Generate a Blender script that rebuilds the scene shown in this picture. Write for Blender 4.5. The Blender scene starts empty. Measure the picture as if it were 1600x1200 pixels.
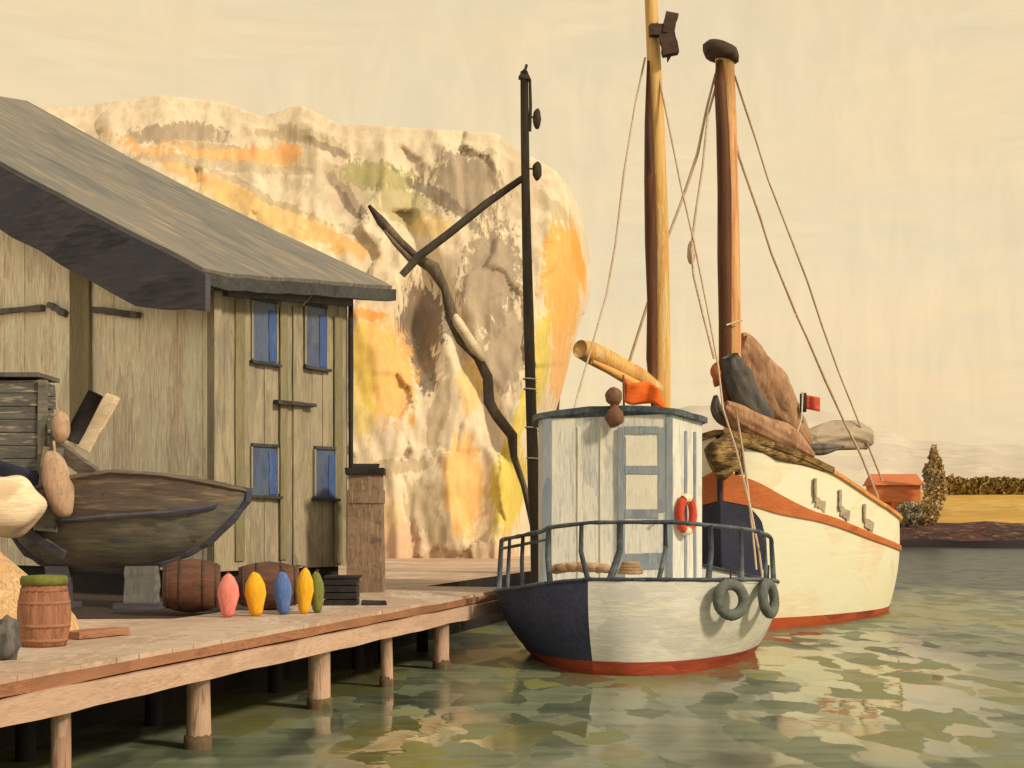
import bpy, math, random
import numpy as np
from mathutils import Vector, noise, Matrix
random.seed(7)
SC = bpy.context.scene
R = math.radians

# ------------------------------------------------------------------ camera
HOR, FPX, EYE = 808.0, 2198.0, 2.3          # horizon row, focal length (1600 px wide), eye height
cam = bpy.data.cameras.new('camera')
cam.sensor_width = 36.0
cam.lens = 36.0 * FPX / 1600.0
cam.shift_y = (HOR - 600.0) / 1600.0
cam.clip_start = 0.1
cam.clip_end = 3000
cam_ob = bpy.data.objects.new('camera', cam)
SC.collection.objects.link(cam_ob)
cam_ob.location = (0, 0, EYE)
cam_ob.rotation_euler = (R(90), 0, 0)
SC.camera = cam_ob

# ------------------------------------------------------------------ world
SUN_EL, SUN_AZ = 34.0, 122.0                # azimuth clockwise from +Y (view direction)
w = bpy.data.worlds.new('World')
SC.world = w
w.use_nodes = True
nt = w.node_tree
nt.nodes.clear()
def N(tree, t, **kw):
    n = tree.nodes.new(t)
    for k, v in kw.items():
        setattr(n, k, v)
    return n
out = N(nt, 'ShaderNodeOutputWorld')
bg = N(nt, 'ShaderNodeBackground')
bg.inputs['Strength'].default_value = 0.1
sky = N(nt, 'ShaderNodeTexSky', sky_type='NISHITA', sun_disc=False)
sky.sun_elevation = R(SUN_EL)
sky.sun_rotation = R(SUN_AZ)
sky.dust_density = 3.0
tc = N(nt, 'ShaderNodeTexCoord')
sep = N(nt, 'ShaderNodeSeparateXYZ')
nt.links.new(tc.outputs['Generated'], sep.inputs[0])
ele = N(nt, 'ShaderNodeMapRange')
ele.inputs['From Min'].default_value = 0.0
ele.inputs['From Max'].default_value = 1.0
nt.links.new(sep.outputs['Z'], ele.inputs['Value'])
ramp = N(nt, 'ShaderNodeValToRGB')          # thin high cloud: cream low down, duller overhead
cr = ramp.color_ramp
cr.elements[0].position = 0.0;  cr.elements[0].color = (0.88, 0.66, 0.375, 1)
cr.elements[1].position = 0.16; cr.elements[1].color = (0.92, 0.71, 0.42, 1)
e = cr.elements.new(0.33); e.color = (0.87, 0.68, 0.40, 1)
e = cr.elements.new(0.55); e.color = (0.48, 0.45, 0.33, 1)
e = cr.elements.new(1.0);  e.color = (0.40, 0.42, 0.36, 1)
nt.links.new(ele.outputs[0], ramp.inputs[0])
def sky_noise(scale, stretch, det=5):
    m = N(nt, 'ShaderNodeMapping')
    m.inputs['Scale'].default_value = stretch
    nt.links.new(tc.outputs['Generated'], m.inputs['Vector'])
    n = N(nt, 'ShaderNodeTexNoise')
    n.inputs['Scale'].default_value = scale
    n.inputs['Detail'].default_value = det
    n.inputs['Roughness'].default_value = 0.65
    n.inputs['Distortion'].default_value = 0.5
    nt.links.new(m.outputs[0], n.inputs['Vector'])
    return n
def wmix(kind, fac, a, b):
    m = N(nt, 'ShaderNodeMix', data_type='RGBA', blend_type=kind)
    m.inputs['Factor'].default_value = fac if not hasattr(fac, 'links') else 0
    if hasattr(fac, 'links'): nt.links.new(fac, m.inputs['Factor'])
    for s, v in ((m.inputs['A'], a), (m.inputs['B'], b)):
        if hasattr(v, 'links'): nt.links.new(v, s)
        else: s.default_value = v
    return m.outputs['Result']
def wrange(v, a, b, c, d):
    m = N(nt, 'ShaderNodeMapRange')
    for i, q in zip(('From Min', 'From Max', 'To Min', 'To Max'), (a, b, c, d)):
        m.inputs[i].default_value = q
    nt.links.new(v, m.inputs['Value'])
    return m.outputs[0]
col = ramp.outputs[0]
cl = sky_noise(5.0, (1, 1, 2.2))
col = wmix('MIX', wrange(cl.outputs[0], 0.42, 0.64, 0, 0.75), col, (0.80, 0.67, 0.43, 1))
cl2 = sky_noise(3.0, (1, 1, 5.0))
col = wmix('MIX', wrange(cl2.outputs[0], 0.54, 0.66, 0, 0.5), col, (0.96, 0.74, 0.41, 1))
st1 = sky_noise(60.0, (1, 1, 0.13), 4)
st2 = sky_noise(60.0, (0.25, 0.25, 2.2), 4)
sel = sky_noise(6.0, (1, 1, 1), 2)
stm = wmix('MIX', wrange(sel.outputs[0], 0.46, 0.54, 0, 1), st1.outputs[0], st2.outputs[0])
col = wmix('MULTIPLY', 1.0, col, wrange(stm, 0.3, 0.7, 0.955, 1.045))
scl = wmix('MULTIPLY', 1.0, col, (10, 10, 10, 1))
col = wmix('MIX', 0.92, sky.outputs[0], scl)
nt.links.new(col, bg.inputs['Color'])
nt.links.new(bg.outputs[0], out.inputs['Surface'])

# ------------------------------------------------------------------ sun
sun = bpy.data.lights.new('sun', 'SUN')
sun.energy = 2.8
sun.angle = R(7.0)
sun.color = (1.0, 0.82, 0.54)
sun_ob = bpy.data.objects.new('sun', sun)
SC.collection.objects.link(sun_ob)
sd = Vector((math.sin(R(SUN_AZ)) * math.cos(R(SUN_EL)), math.cos(R(SUN_AZ)) * math.cos(R(SUN_EL)), math.sin(R(SUN_EL))))
sun_ob.rotation_euler = sd.to_track_quat('Z', 'Y').to_euler()
sun_ob.location = sd * 60
SC.view_settings.view_transform = 'Standard'
SC.view_settings.look = 'None'
SC.view_settings.exposure = 0.10
SC.view_settings.gamma = 1.0
SC.view_settings.use_curve_mapping = False

# ------------------------------------------------------------------ helpers
def P(x, y, Y):
    """a point of the place, from its bearing and height angle, at distance Y"""
    return Vector(((x - 800.0) / FPX * Y, Y, EYE - (y - HOR) / FPX * Y))
def lin(c):
    c = c / 255.0
    return c / 12.92 if c <= 0.04045 else ((c + 0.055) / 1.055) ** 2.4
LIGHT = (1.12, 0.90, 0.60)
def A(r, g, b, lit=1.0):
    """surface colour of a thing seen as sRGB r,g,b in this warm light (lit: how much of it reaches it)"""
    return tuple(min(0.86, max(0.012, lin(v) / (l * lit))) for v, l in zip((min(255, r*1.045), min(255, g*1.01), b*.985), LIGHT)) + (1,)

class MB:
    def __init__(s): s.v = []; s.f = []
    def loft(s, rings, closed=True, cap=True, flip=False):
        n = len(rings[0]); b = len(s.v)
        for r in rings: s.v += [Vector(p) for p in r]
        m = n if closed else n - 1
        for i in range(len(rings) - 1):
            for j in range(m):
                q = [b + i*n + j, b + i*n + (j+1) % n, b + (i+1)*n + (j+1) % n, b + (i+1)*n + j]
                s.f.append(q[::-1] if flip else q)
        if cap and closed:
            s.f.append([b + j for j in range(n)][::-1])
            e = b + (len(rings)-1)*n
            s.f.append([e + j for j in range(n)])
        return s
    def tube(s, pts, rad, n=8, jit=0.0, flat=1.0):
        pts = [Vector(p) for p in pts]
        if not hasattr(rad, '__len__'): rad = [rad] * len(pts)
        up = None; rings = []
        for i, p in enumerate(pts):
            t = (pts[min(i+1, len(pts)-1)] - pts[max(i-1, 0)]).normalized()
            if up is None:
                up = Vector((0, 1, 0)) if abs(t.y) < 0.8 else Vector((0, 0, 1))
            a = (up - t * up.dot(t)).normalized(); bb = t.cross(a); up = a
            r = rad[i] * (1 + jit * (random.random() - .5))
            rings.append([p + a * (math.cos(2*math.pi*k/n) * r * flat) + bb * (math.sin(2*math.pi*k/n) * r) for k in range(n)])
        return s.loft(rings, flip=True)
    def bar(s, p0, p1, wd, ht, up=(0, 0, 1), seg=6, jit=0.0):
        """plank from p0 to p1, ht along up, wd across"""
        p0 = Vector(p0); p1 = Vector(p1); t = (p1 - p0).normalized()
        up = Vector(up); up = (up - t * up.dot(t)).normalized(); sd_ = t.cross(up)
        rings = []
        for i in range(seg + 1):
            c = p0.lerp(p1, i / seg)
            j = lambda: 1 + jit * (random.random() - .5)
            rings.append([c + sd_*(a*wd/2*j()) + up*(b*ht/2*j()) for a, b in ((-1,-1),(1,-1),(1,1),(-1,1))])
        return s.loft(rings, flip=True)
    def box(s, c, sx, sy, sz, rz=0.0, jit=0.0):
        c = Vector(c); m = Matrix.Rotation(rz, 3, 'Z')
        j = lambda: 1 + jit * (random.random() - .5)
        r = [[c + m @ Vector((a*sx/2*j(), b*sy/2*j(), z*sz/2)) for a, b in ((-1,-1),(1,-1),(1,1),(-1,1))] for z in (-1, 1)]
        return s.loft(r)
    def lathe(s, c, prof, n=16, axis=(0, 0, 1), jit=0.0):
        c = Vector(c); ax = Vector(axis).normalized()
        a = ax.orthogonal().normalized(); b = ax.cross(a)
        rings = [[c + ax*h + (a*math.cos(2*math.pi*k/n) + b*math.sin(2*math.pi*k/n)) * r * (1 + jit*(random.random()-.5)) for k in range(n)] for r, h in prof]
        return s.loft(rings)
    def blob(s, c, rx, ry, rz, amp=0.15, n=14, m=9, seed=0, rot=None, freq=1.6):
        c = Vector(c); rings = []
        for i in range(m + 1):
            th = math.pi * (0.02 + 0.96 * i / m)
            ring = []
            for k in range(n):
                d = Vector((math.sin(th)*math.cos(2*math.pi*k/n), math.sin(th)*math.sin(2*math.pi*k/n), -math.cos(th)))
                q = 1 + amp * noise.noise(d * freq + Vector((seed*7.3, seed*1.7, 0))) * 1.6
                p = Vector((d.x*rx*q, d.y*ry*q, d.z*rz*q))
                if rot is not None: p = rot @ p
                ring.append(c + p)
            rings.append(ring)
        return s.loft(rings)
    def sheet(s, rows, thick):
        """a sheet with real thickness; rows of points"""
        nr, nc = len(rows), len(rows[0])
        b = len(s.v)
        nv = []
        for i in range(nr):
            for j in range(nc):
                a = Vector(rows[min(i+1,nr-1)][j]) - Vector(rows[max(i-1,0)][j])
                c = Vector(rows[i][min(j+1,nc-1)]) - Vector(rows[i][max(j-1,0)])
                nv.append(a.cross(c).normalized())
        flat = [Vector(p) for r in rows for p in r]
        s.v += [p + q*thick/2 for p, q in zip(flat, nv)] + [p - q*thick/2 for p, q in zip(flat, nv)]
        o = nr * nc
        for i in range(nr-1):
            for j in range(nc-1):
                a = [b+i*nc+j, b+i*nc+j+1, b+(i+1)*nc+j+1, b+(i+1)*nc+j]
                s.f.append(a[::-1]); s.f.append([k+o for k in a])
        def edge(a, c): s.f.append([b+a, b+c, b+c+o, b+a+o])
        for j in range(nc-1):
            edge(j, j+1); edge((nr-1)*nc+j+1, (nr-1)*nc+j)
        for i in range(nr-1):
            edge((i+1)*nc, i*nc); edge(i*nc+nc-1, (i+1)*nc+nc-1)
        return s
    def wob(s, amp, freq=2.0):
        for p in s.v:
            p += noise.noise_vector(p * freq) * amp
        return s
    def build(s, name, mat, parent=None, smooth=False, label=None, bevel=0.0):
        off = Vector((0, 0, 0)); q = parent
        while q is not None: off += q.location; q = q.parent
        me = bpy.data.meshes.new(name)
        me.from_pydata([tuple(p - off) for p in s.v], [], s.f)
        me.update()
        for pl in me.polygons: pl.use_smooth = smooth
        me.materials.append(mat)
        o = bpy.data.objects.new(name, me)
        SC.collection.objects.link(o)
        o.parent = parent
        if bevel:
            b = o.modifiers.new('bevel', 'BEVEL'); b.width = bevel; b.segments = 2; b.limit_method = 'ANGLE'
        if label: o['label'] = label
        return o

def thing(name, label, cat, loc=(0, 0, 0), group=None):
    o = bpy.data.objects.new(name, None)
    SC.collection.objects.link(o)
    o.empty_display_size = 0.2
    o.location = loc
    o['label'] = label; o['category'] = cat
    if group: o['group'] = group
    return o
def tag(o, label, cat, group=None):
    o['label'] = label; o['category'] = cat
    if group: o['group'] = group
    return o
def structure(o): o['kind'] = 'structure'; return o

# ------------------------------------------------------------------ materials
def link(t, a, b): t.links.new(a, b)
def make_mat(name, cols, cell=(1, 1, 1), dab=0.55, bristle=(1, 1, 1), bscale=14.0, bamt=0.22, bump=0.35,
             rough=0.75, spec=0.25, turn=(), blobs=(), warp=0.35, dry=None, ramp_mode='LINEAR'):
    """Rough, hand-brushed paint or weathered stuff. cell: size of a brush mark in metres per axis;
    bristle: the stretched grain in it; blobs: coloured stains and painted shade (cx, cz, rx, rz, turn, colour, strength)."""
    m = bpy.data.materials.new(name); m.use_nodes = True
    t = m.node_tree; t.nodes.clear()
    o = N(t, 'ShaderNodeOutputMaterial'); p = N(t, 'ShaderNodeBsdfPrincipled')
    link(t, p.outputs[0], o.inputs['Surface'])
    tc = N(t, 'ShaderNodeTexCoord')
    obj = tc.outputs['Object']
    for rt in turn:
        q = N(t, 'ShaderNodeMapping'); q.inputs['Rotation'].default_value = tuple(R(a) for a in rt)
        link(t, obj, q.inputs['Vector']); obj = q.outputs[0]
    def mapping(scale, src=obj):
        q = N(t, 'ShaderNodeMapping'); q.inputs['Scale'].default_value = scale
        link(t, src, q.inputs['Vector']); return q.outputs[0]
    def noise_(vec, sc, det=4.0, rg=0.6, dist=0.0):
        q = N(t, 'ShaderNodeTexNoise'); q.inputs['Scale'].default_value = sc
        q.inputs['Detail'].default_value = det; q.inputs['Roughness'].default_value = rg
        q.inputs['Distortion'].default_value = dist
        link(t, vec, q.inputs['Vector']); return q
    def mrange(v, a, b, c, d):
        q = N(t, 'ShaderNodeMapRange')
        for i, k in zip(('From Min', 'From Max', 'To Min', 'To Max'), (a, b, c, d)): q.inputs[i].default_value = k
        link(t, v, q.inputs['Value']); return q.outputs[0]
    def math_(op, a, b):
        q = N(t, 'ShaderNodeMath', operation=op)
        for s, v in zip(q.inputs, (a, b)):
            if hasattr(v, 'links'): link(t, v, s)
            else: s.default_value = v
        return q.outputs[0]
    def mixc(fac, a, b, kind='MIX'):
        q = N(t, 'ShaderNodeMix', data_type='RGBA', blend_type=kind)
        for s, v in ((q.inputs['Factor'], fac), (q.inputs['A'], a), (q.inputs['B'], b)):
            if hasattr(v, 'links'): link(t, v, s)
            else: s.default_value = v
        return q.outputs['Result']
    cellv = mapping(tuple(1.0 / c for c in cell))
    wn = noise_(cellv, 1.3, 3.0)
    wv = N(t, 'ShaderNodeVectorMath', operation='MULTIPLY_ADD')
    link(t, wn.outputs['Color'], wv.inputs[0]); wv.inputs[1].default_value = (warp*2, warp*2, warp*2); link(t, cellv, wv.inputs[2])
    vo = N(t, 'ShaderNodeTexVoronoi', feature='F1'); vo.inputs['Scale'].default_value = 1.0
    link(t, wv.outputs[0], vo.inputs['Vector'])
    sp = N(t, 'ShaderNodeSeparateColor'); link(t, vo.outputs['Color'], sp.inputs[0])
    soft = noise_(cellv, 0.8, 5.0, 0.6, 0.6)
    bv = mapping(tuple(1.0 / c for c in bristle))
    br = noise_(bv, bscale, 3.0, 0.7, 0.3)
    f = math_('ADD', math_('MULTIPLY', sp.outputs[0], dab), math_('MULTIPLY', mrange(soft.outputs[0], 0.3, 0.7, 0, 1), 1 - dab))
    f = math_('ADD', f, mrange(br.outputs[0], 0.25, 0.75, -0.16, 0.16))
    cr = N(t, 'ShaderNodeValToRGB'); cr.color_ramp.interpolation = ramp_mode
    els = cr.color_ramp.elements
    while len(els) < len(cols): els.new(0.5)
    for i, c in enumerate(cols):
        els[i].position = 0.12 + 0.76 * i / max(1, len(cols) - 1)
        els[i].color = c if len(c) == 4 else tuple(c) + (1,)
    link(t, f, cr.inputs[0])
    colr = cr.outputs[0]
    if blobs:
        wn2 = noise_(obj, 0.55, 4.0)
        wb = N(t, 'ShaderNodeVectorMath', operation='MULTIPLY_ADD')
        link(t, wn2.outputs['Color'], wb.inputs[0]); wb.inputs[1].default_value = (.8, 0, .8)
        sb = N(t, 'ShaderNodeVectorMath', operation='SUBTRACT'); link(t, obj, sb.inputs[0]); sb.inputs[1].default_value = (0.4, 0, 0.4)
        link(t, sb.outputs[0], wb.inputs[2])
        for cx, cz, rx, rz, turn, c, stg in blobs:
            q = N(t, 'ShaderNodeMapping', vector_type='TEXTURE')
            q.inputs['Location'].default_value = (cx, 0, cz)
            q.inputs['Rotation'].default_value = (0, R(turn), 0)
            q.inputs['Scale'].default_value = (rx, 1e5, rz)
            link(t, wb.outputs[0], q.inputs['Vector'])
            ln = N(t, 'ShaderNodeVectorMath', operation='LENGTH'); link(t, q.outputs[0], ln.inputs[0])
            dd = math_('ADD', ln.outputs['Value'], mrange(br.outputs[0], 0.3, 0.7, -0.36, 0.36))
            fac = mrange(dd, 1.05, 0.86, 0.0, stg)
            colr = mixc(fac, colr, c)
    if dry:                                   # dry-brushed streaks that let another coat show
        dv = noise_(bv, bscale * 0.6, 2.0, 0.6)
        colr = mixc(mrange(dv.outputs[0], 0.56, 0.66, 0.0, dry[1]), colr, dry[0])
    val = mrange(br.outputs[0], 0.25, 0.75, 1 - bamt, 1 + bamt)
    colr = mixc(1.0, colr, val, 'MULTIPLY')
    link(t, colr, p.inputs['Base Color'])
    p.inputs['Roughness'].default_value = rough
    p.inputs['Specular IOR Level'].default_value = spec
    bp = N(t, 'ShaderNodeBump'); bp.inputs['Strength'].default_value = bump; bp.inputs['Distance'].default_value = 0.02
    hh = math_('ADD', br.outputs[0], math_('MULTIPLY', sp.outputs[1], 0.35))
    link(t, hh, bp.inputs['Height']); link(t, bp.outputs[0], p.inputs['Normal'])
    return m
Mt = {}
V, H_ = (0.35, 0.35, 3.0), (3.0, 3.0, 0.35)          # vertical / level grain
def mat(key, *a, **k):
    Mt[key] = make_mat(key.replace('_', ' '), *a, **k); return Mt[key]

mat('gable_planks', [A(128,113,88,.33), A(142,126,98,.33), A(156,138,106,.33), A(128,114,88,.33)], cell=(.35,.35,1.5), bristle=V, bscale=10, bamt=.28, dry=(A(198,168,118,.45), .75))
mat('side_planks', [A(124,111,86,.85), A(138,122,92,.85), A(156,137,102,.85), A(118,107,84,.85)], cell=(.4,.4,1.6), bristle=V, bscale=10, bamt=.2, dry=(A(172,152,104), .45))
mat('olive_board', [A(116,104,70,.9), A(136,120,82,.9)], cell=(.2,.2,1.5), bristle=V)
mat('roof_felt', [A(110,104,88), A(124,115,96), A(136,122,98), A(114,107,92)], cell=(3.5,.6,2), bristle=(7.0,.45,3), bscale=8, bamt=.13, bump=.15, turn=((0,0,35),(0,-25.9,0)), dry=(A(196,158,108), .4))
mat('tarred_board', [A(46,44,46,.6), A(64,59,56,.6), A(52,52,58,.6)], cell=(1.6,1.6,.6), bristle=(4,4,.5), bscale=7, dry=(A(104,92,76,.6), .12))
mat('black_tar', [A(30,26,24,.7), A(46,40,34,.7)], cell=(.5,.5,.5))
mat('dark_trim', [A(58,54,48), A(80,76,66)], cell=(.5,.5,.5))
mat('blue_pane', [A(74,82,96,1.1), A(88,98,112,1.1), A(96,100,100,1.1)], cell=(.3,.3,.7), bristle=V, rough=.35, spec=.5)
mat('bright_blue', [A(66,88,130,1.2), A(86,106,140,1.2)], cell=(.3,.3,.5), bristle=V, rough=.5)
mat('pier_planks', [A(194,160,126,1.05), A(202,172,136,1.05), A(186,148,114,1.05), A(208,184,146,1.05)], cell=(.8,1.6,.5), bristle=(.7,2.4,.7), bscale=9, bamt=.14)
mat('pier_beam', [A(196,154,118,1.05), A(208,168,130,1.05), A(184,142,108,1.05)], cell=(.5,1.8,.3), bristle=(.5,3,.3), bamt=.14, dry=(A(168,116,78), .35))
mat('brown_beam', [A(140,92,60), A(166,112,74), A(124,82,56)], cell=(.5,1.5,.3), bristle=(.5,3,.3))
mat('pile_wood', [A(190,146,112,1.05), A(208,166,128,1.05), A(172,128,96,1.05)], cell=(.2,.2,1.0), bristle=V, dry=(A(120,76,48), .55))
mat('brown_weed', [A(92,68,48), A(112,88,58), A(78,70,44)], cell=(.1,.1,.2), bristle=V)
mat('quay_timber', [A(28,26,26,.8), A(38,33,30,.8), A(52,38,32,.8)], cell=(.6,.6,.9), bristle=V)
mat('earth', [A(196,158,122), A(208,174,134), A(180,142,110), A(216,184,144)], cell=(2.2,1.2,1), bristle=(2,1,1), bscale=5)
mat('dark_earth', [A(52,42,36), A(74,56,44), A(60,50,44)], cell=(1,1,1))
mat('white_hull', [A(244,212,158,1.12), A(255,227,176,1.12), A(255,230,182,1.12), A(255,226,172,1.12)], cell=(1.5,1.5,.8), bristle=H_, bscale=5, bamt=.04, bump=.12, rough=.5)
mat('grey_white', [A(198,186,158,.95), A(208,196,166,.95), A(188,178,152,.95), A(208,193,158,.95)], cell=(.9,.9,.5), bristle=H_, bscale=8, bamt=.09)
mat('cabin_white', [A(172,164,142,.76), A(190,180,154,.76), A(202,189,158,.76), A(182,173,150,.76)], cell=(.3,.3,1.6), bristle=V, bscale=12, bamt=.12, dry=(A(150,146,130,.85), .5))
mat('cabin_panel', [A(202,188,154,.82), A(214,198,160,.82)], cell=(.3,.3,.5), bristle=V, bamt=.08)
mat('blue_grey', [A(122,124,120,.85), A(142,142,132,.85), A(112,116,116,.85)], cell=(.3,.3,.8), bristle=V)
mat('rail_paint', [A(52,56,58), A(78,82,80), A(104,106,98)], cell=(.4,.4,.4), rough=.55)
mat('navy', [A(36,36,44,.5), A(46,46,54,.5), A(40,44,58,.5)], cell=(.6,.6,.6), rough=.6, bamt=.15)
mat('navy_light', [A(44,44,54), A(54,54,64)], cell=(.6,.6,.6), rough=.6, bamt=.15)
mat('red_lead', [A(150,62,34), A(168,72,38), A(130,52,34)], cell=(.9,.9,.2), bristle=H_, bamt=.16)
mat('orange_red', [A(168,72,36), A(180,80,40), A(120,50,34)], cell=(1.2,1.2,.3), bristle=H_, bamt=.12)
mat('rust_strake', [A(186,98,46), A(200,110,54), A(172,88,46)], cell=(1,1,.4), bristle=H_, bamt=.12)
mat('dark_gold', [A(70,50,28), A(150,112,58), A(60,44,26), A(190,148,84)], cell=(.5,.5,.3), bristle=H_, bamt=.2)
mat('orange_wood', [A(220,140,66), A(232,164,84), A(205,120,54)], cell=(1,1,.3), bristle=H_)
mat('mast_yellow', [A(222,160,80), A(226,178,100), A(208,142,66), A(214,184,116)], cell=(.12,.12,2.2), bristle=V, bamt=.14, rough=.5)
mat('mast_shade_brown', [A(84,48,28,1.0), A(104,60,34,1.0), A(70,42,26,1.0)], cell=(.12,.12,1.8), bristle=V, bamt=.18, rough=.55)  # dark brown for the masts' shaded left sides
mat('mast_orange', [A(216,150,88), A(226,170,104), A(190,112,60)], cell=(.12,.12,1.8), bristle=V, bamt=.16, rough=.5)
mat('dark_brown', [A(62,44,34), A(84,62,46), A(54,40,32)], cell=(.3,.3,.2), bristle=H_)
mat('lamp_brown', [A(112,76,52), A(134,92,64)], cell=(.2,.2,.2))
mat('rigging', [A(182,150,112,.85), A(200,170,128,.85)], cell=(.3,.3,.6))
mat('sail_brown', [A(158,110,72), A(172,122,80), A(186,140,98), A(146,100,66)], cell=(.35,.35,.9), bristle=V, bscale=8, dry=(A(98,84,70), .25))
mat('slate_cloth', [A(92,84,72), A(110,100,84), A(80,74,66)], cell=(.3,.3,.7), bristle=V)
mat('grey_tarp', [A(170,144,112), A(184,158,122), A(142,124,102)], cell=(.8,.8,.3), bristle=H_)
mat('signal_orange', [A(232,88,24,.9), A(244,98,28,.9), A(240,110,40,.9)], cell=(.4,.4,.2), bristle=H_, bamt=.08)
mat('flag_red', [A(206,78,52), A(222,94,62)], cell=(.2,.2,.2))
mat('ring_red', [A(204,70,42), A(214,84,50)], cell=(.2,.2,.2))
mat('cream', [A(226,202,152), A(236,212,162)], cell=(.3,.3,.3))
mat('rubber', [A(92,92,78), A(108,106,88), A(70,72,64)], cell=(.2,.2,.2), rough=.8)
mat('rubber_dark', [A(38,38,36), A(56,56,50)], cell=(.2,.2,.2))
mat('prop_grey', [A(104,98,84), A(120,112,96), A(92,88,78)], cell=(.3,.3,.6), bristle=V)
mat('rope_tan', [A(176,134,90), A(190,150,104)], cell=(.2,.2,.1))
mat('pole_dark', [A(66,56,42), A(82,70,52), A(58,50,40)], cell=(.1,.1,1.0), bristle=V)
mat('branch_bark', [A(78,66,50), A(100,84,62), A(140,116,84)], cell=(.3,.3,.9), bristle=V)
mat('brick_brown', [A(116,94,68), A(134,106,76), A(150,118,86), A(104,86,66)], cell=(.3,.3,.14), bristle=V, dry=(A(196,156,112), .4))
mat('barrel_wood', [A(150,98,66), A(168,112,76), A(132,84,58)], cell=(.08,.08,.8), bristle=V, dry=(A(84,56,42), .35))
mat('keg_wood', [A(96,62,44), A(112,72,50), A(84,56,42)], cell=(.5,.1,.1), bristle=H_)
mat('moss_green', [A(98,98,38), A(114,112,44)], cell=(.2,.2,.1))
mat('float_pink', [A(222,122,98), A(230,138,112)], cell=(.1,.1,.2), bristle=V)
mat('float_yellow', [A(228,160,32), A(236,170,40)], cell=(.1,.1,.2), bristle=V)
mat('float_blue', [A(78,100,140), A(96,118,158)], cell=(.1,.1,.2), bristle=V)
mat('float_green', [A(112,112,44), A(124,122,50)], cell=(.1,.1,.2), bristle=V)
mat('old_brown', [A(94,78,62,.9), A(112,95,76,.9), A(84,70,58,.9)], cell=(1.2,1.2,.2), bristle=H_, bscale=9, dry=(A(160,130,92,.9), .5))
mat('old_grey', [A(86,80,66,.8), A(104,96,76,.8), A(118,106,78,.8), A(82,78,68,.8)], cell=(.7,.7,.35), bristle=H_, bscale=8)
mat('slat_grey', [A(76,70,60,.7), A(92,86,72,.7)], cell=(1,1,.1), bristle=H_, dry=(A(168,146,106,.7), .6))
mat('tan_float', [A(168,134,98), A(196,154,114), A(128,102,76)], cell=(.2,.2,.4), bristle=V)
mat('cream_cloth', [A(226,192,142), A(236,206,156), A(206,170,122)], cell=(.5,.5,.3), bristle=H_)
mat('ochre_net', [A(214,164,100), A(226,182,120), A(196,148,92), A(218,184,130)], cell=(.35,.35,1.4), bristle=V, dry=(A(128,116,96), .6))
mat('far_hill', [A(216,194,156,1.15), A(224,202,162,1.15), A(210,186,152,1.15), A(228,206,164,1.15)], cell=(60,60,9), bristle=(60,60,9), bscale=8, bamt=.08)  # distance haze put into the hill's pale colours
mat('field', [A(196,146,58), A(208,158,70), A(182,134,50), A(214,172,88)], cell=(14,9,1), bristle=(12,4,1), bscale=8)
mat('bank', [A(84,54,42), A(100,66,52), A(60,44,36)], cell=(4,4,.8), bristle=(6,6,.8), dry=(A(190,140,100), .35))
mat('bank_foot', [A(40,34,32), A(54,42,38)], cell=(4,4,.5))
mat('hedge', [A(128,98,44,.8), A(142,112,52,.8), A(112,86,42,.8)], cell=(1,1,1))
mat('tree_leaf', [A(136,108,62,.55), A(156,126,76,.55), A(120,104,72,.55)], cell=(.8,.8,1.2))
mat('bush_leaf', [A(140,126,92,.8), A(164,144,104,.8), A(120,108,80,.8)], cell=(.5,.5,.5))
mat('far_red', [A(220,122,66), A(228,134,76), A(208,110,60)], cell=(2,2,.3), bristle=H_)
mat('far_roof', [A(212,120,68), A(200,110,62)], cell=(2,2,.3))

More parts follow.
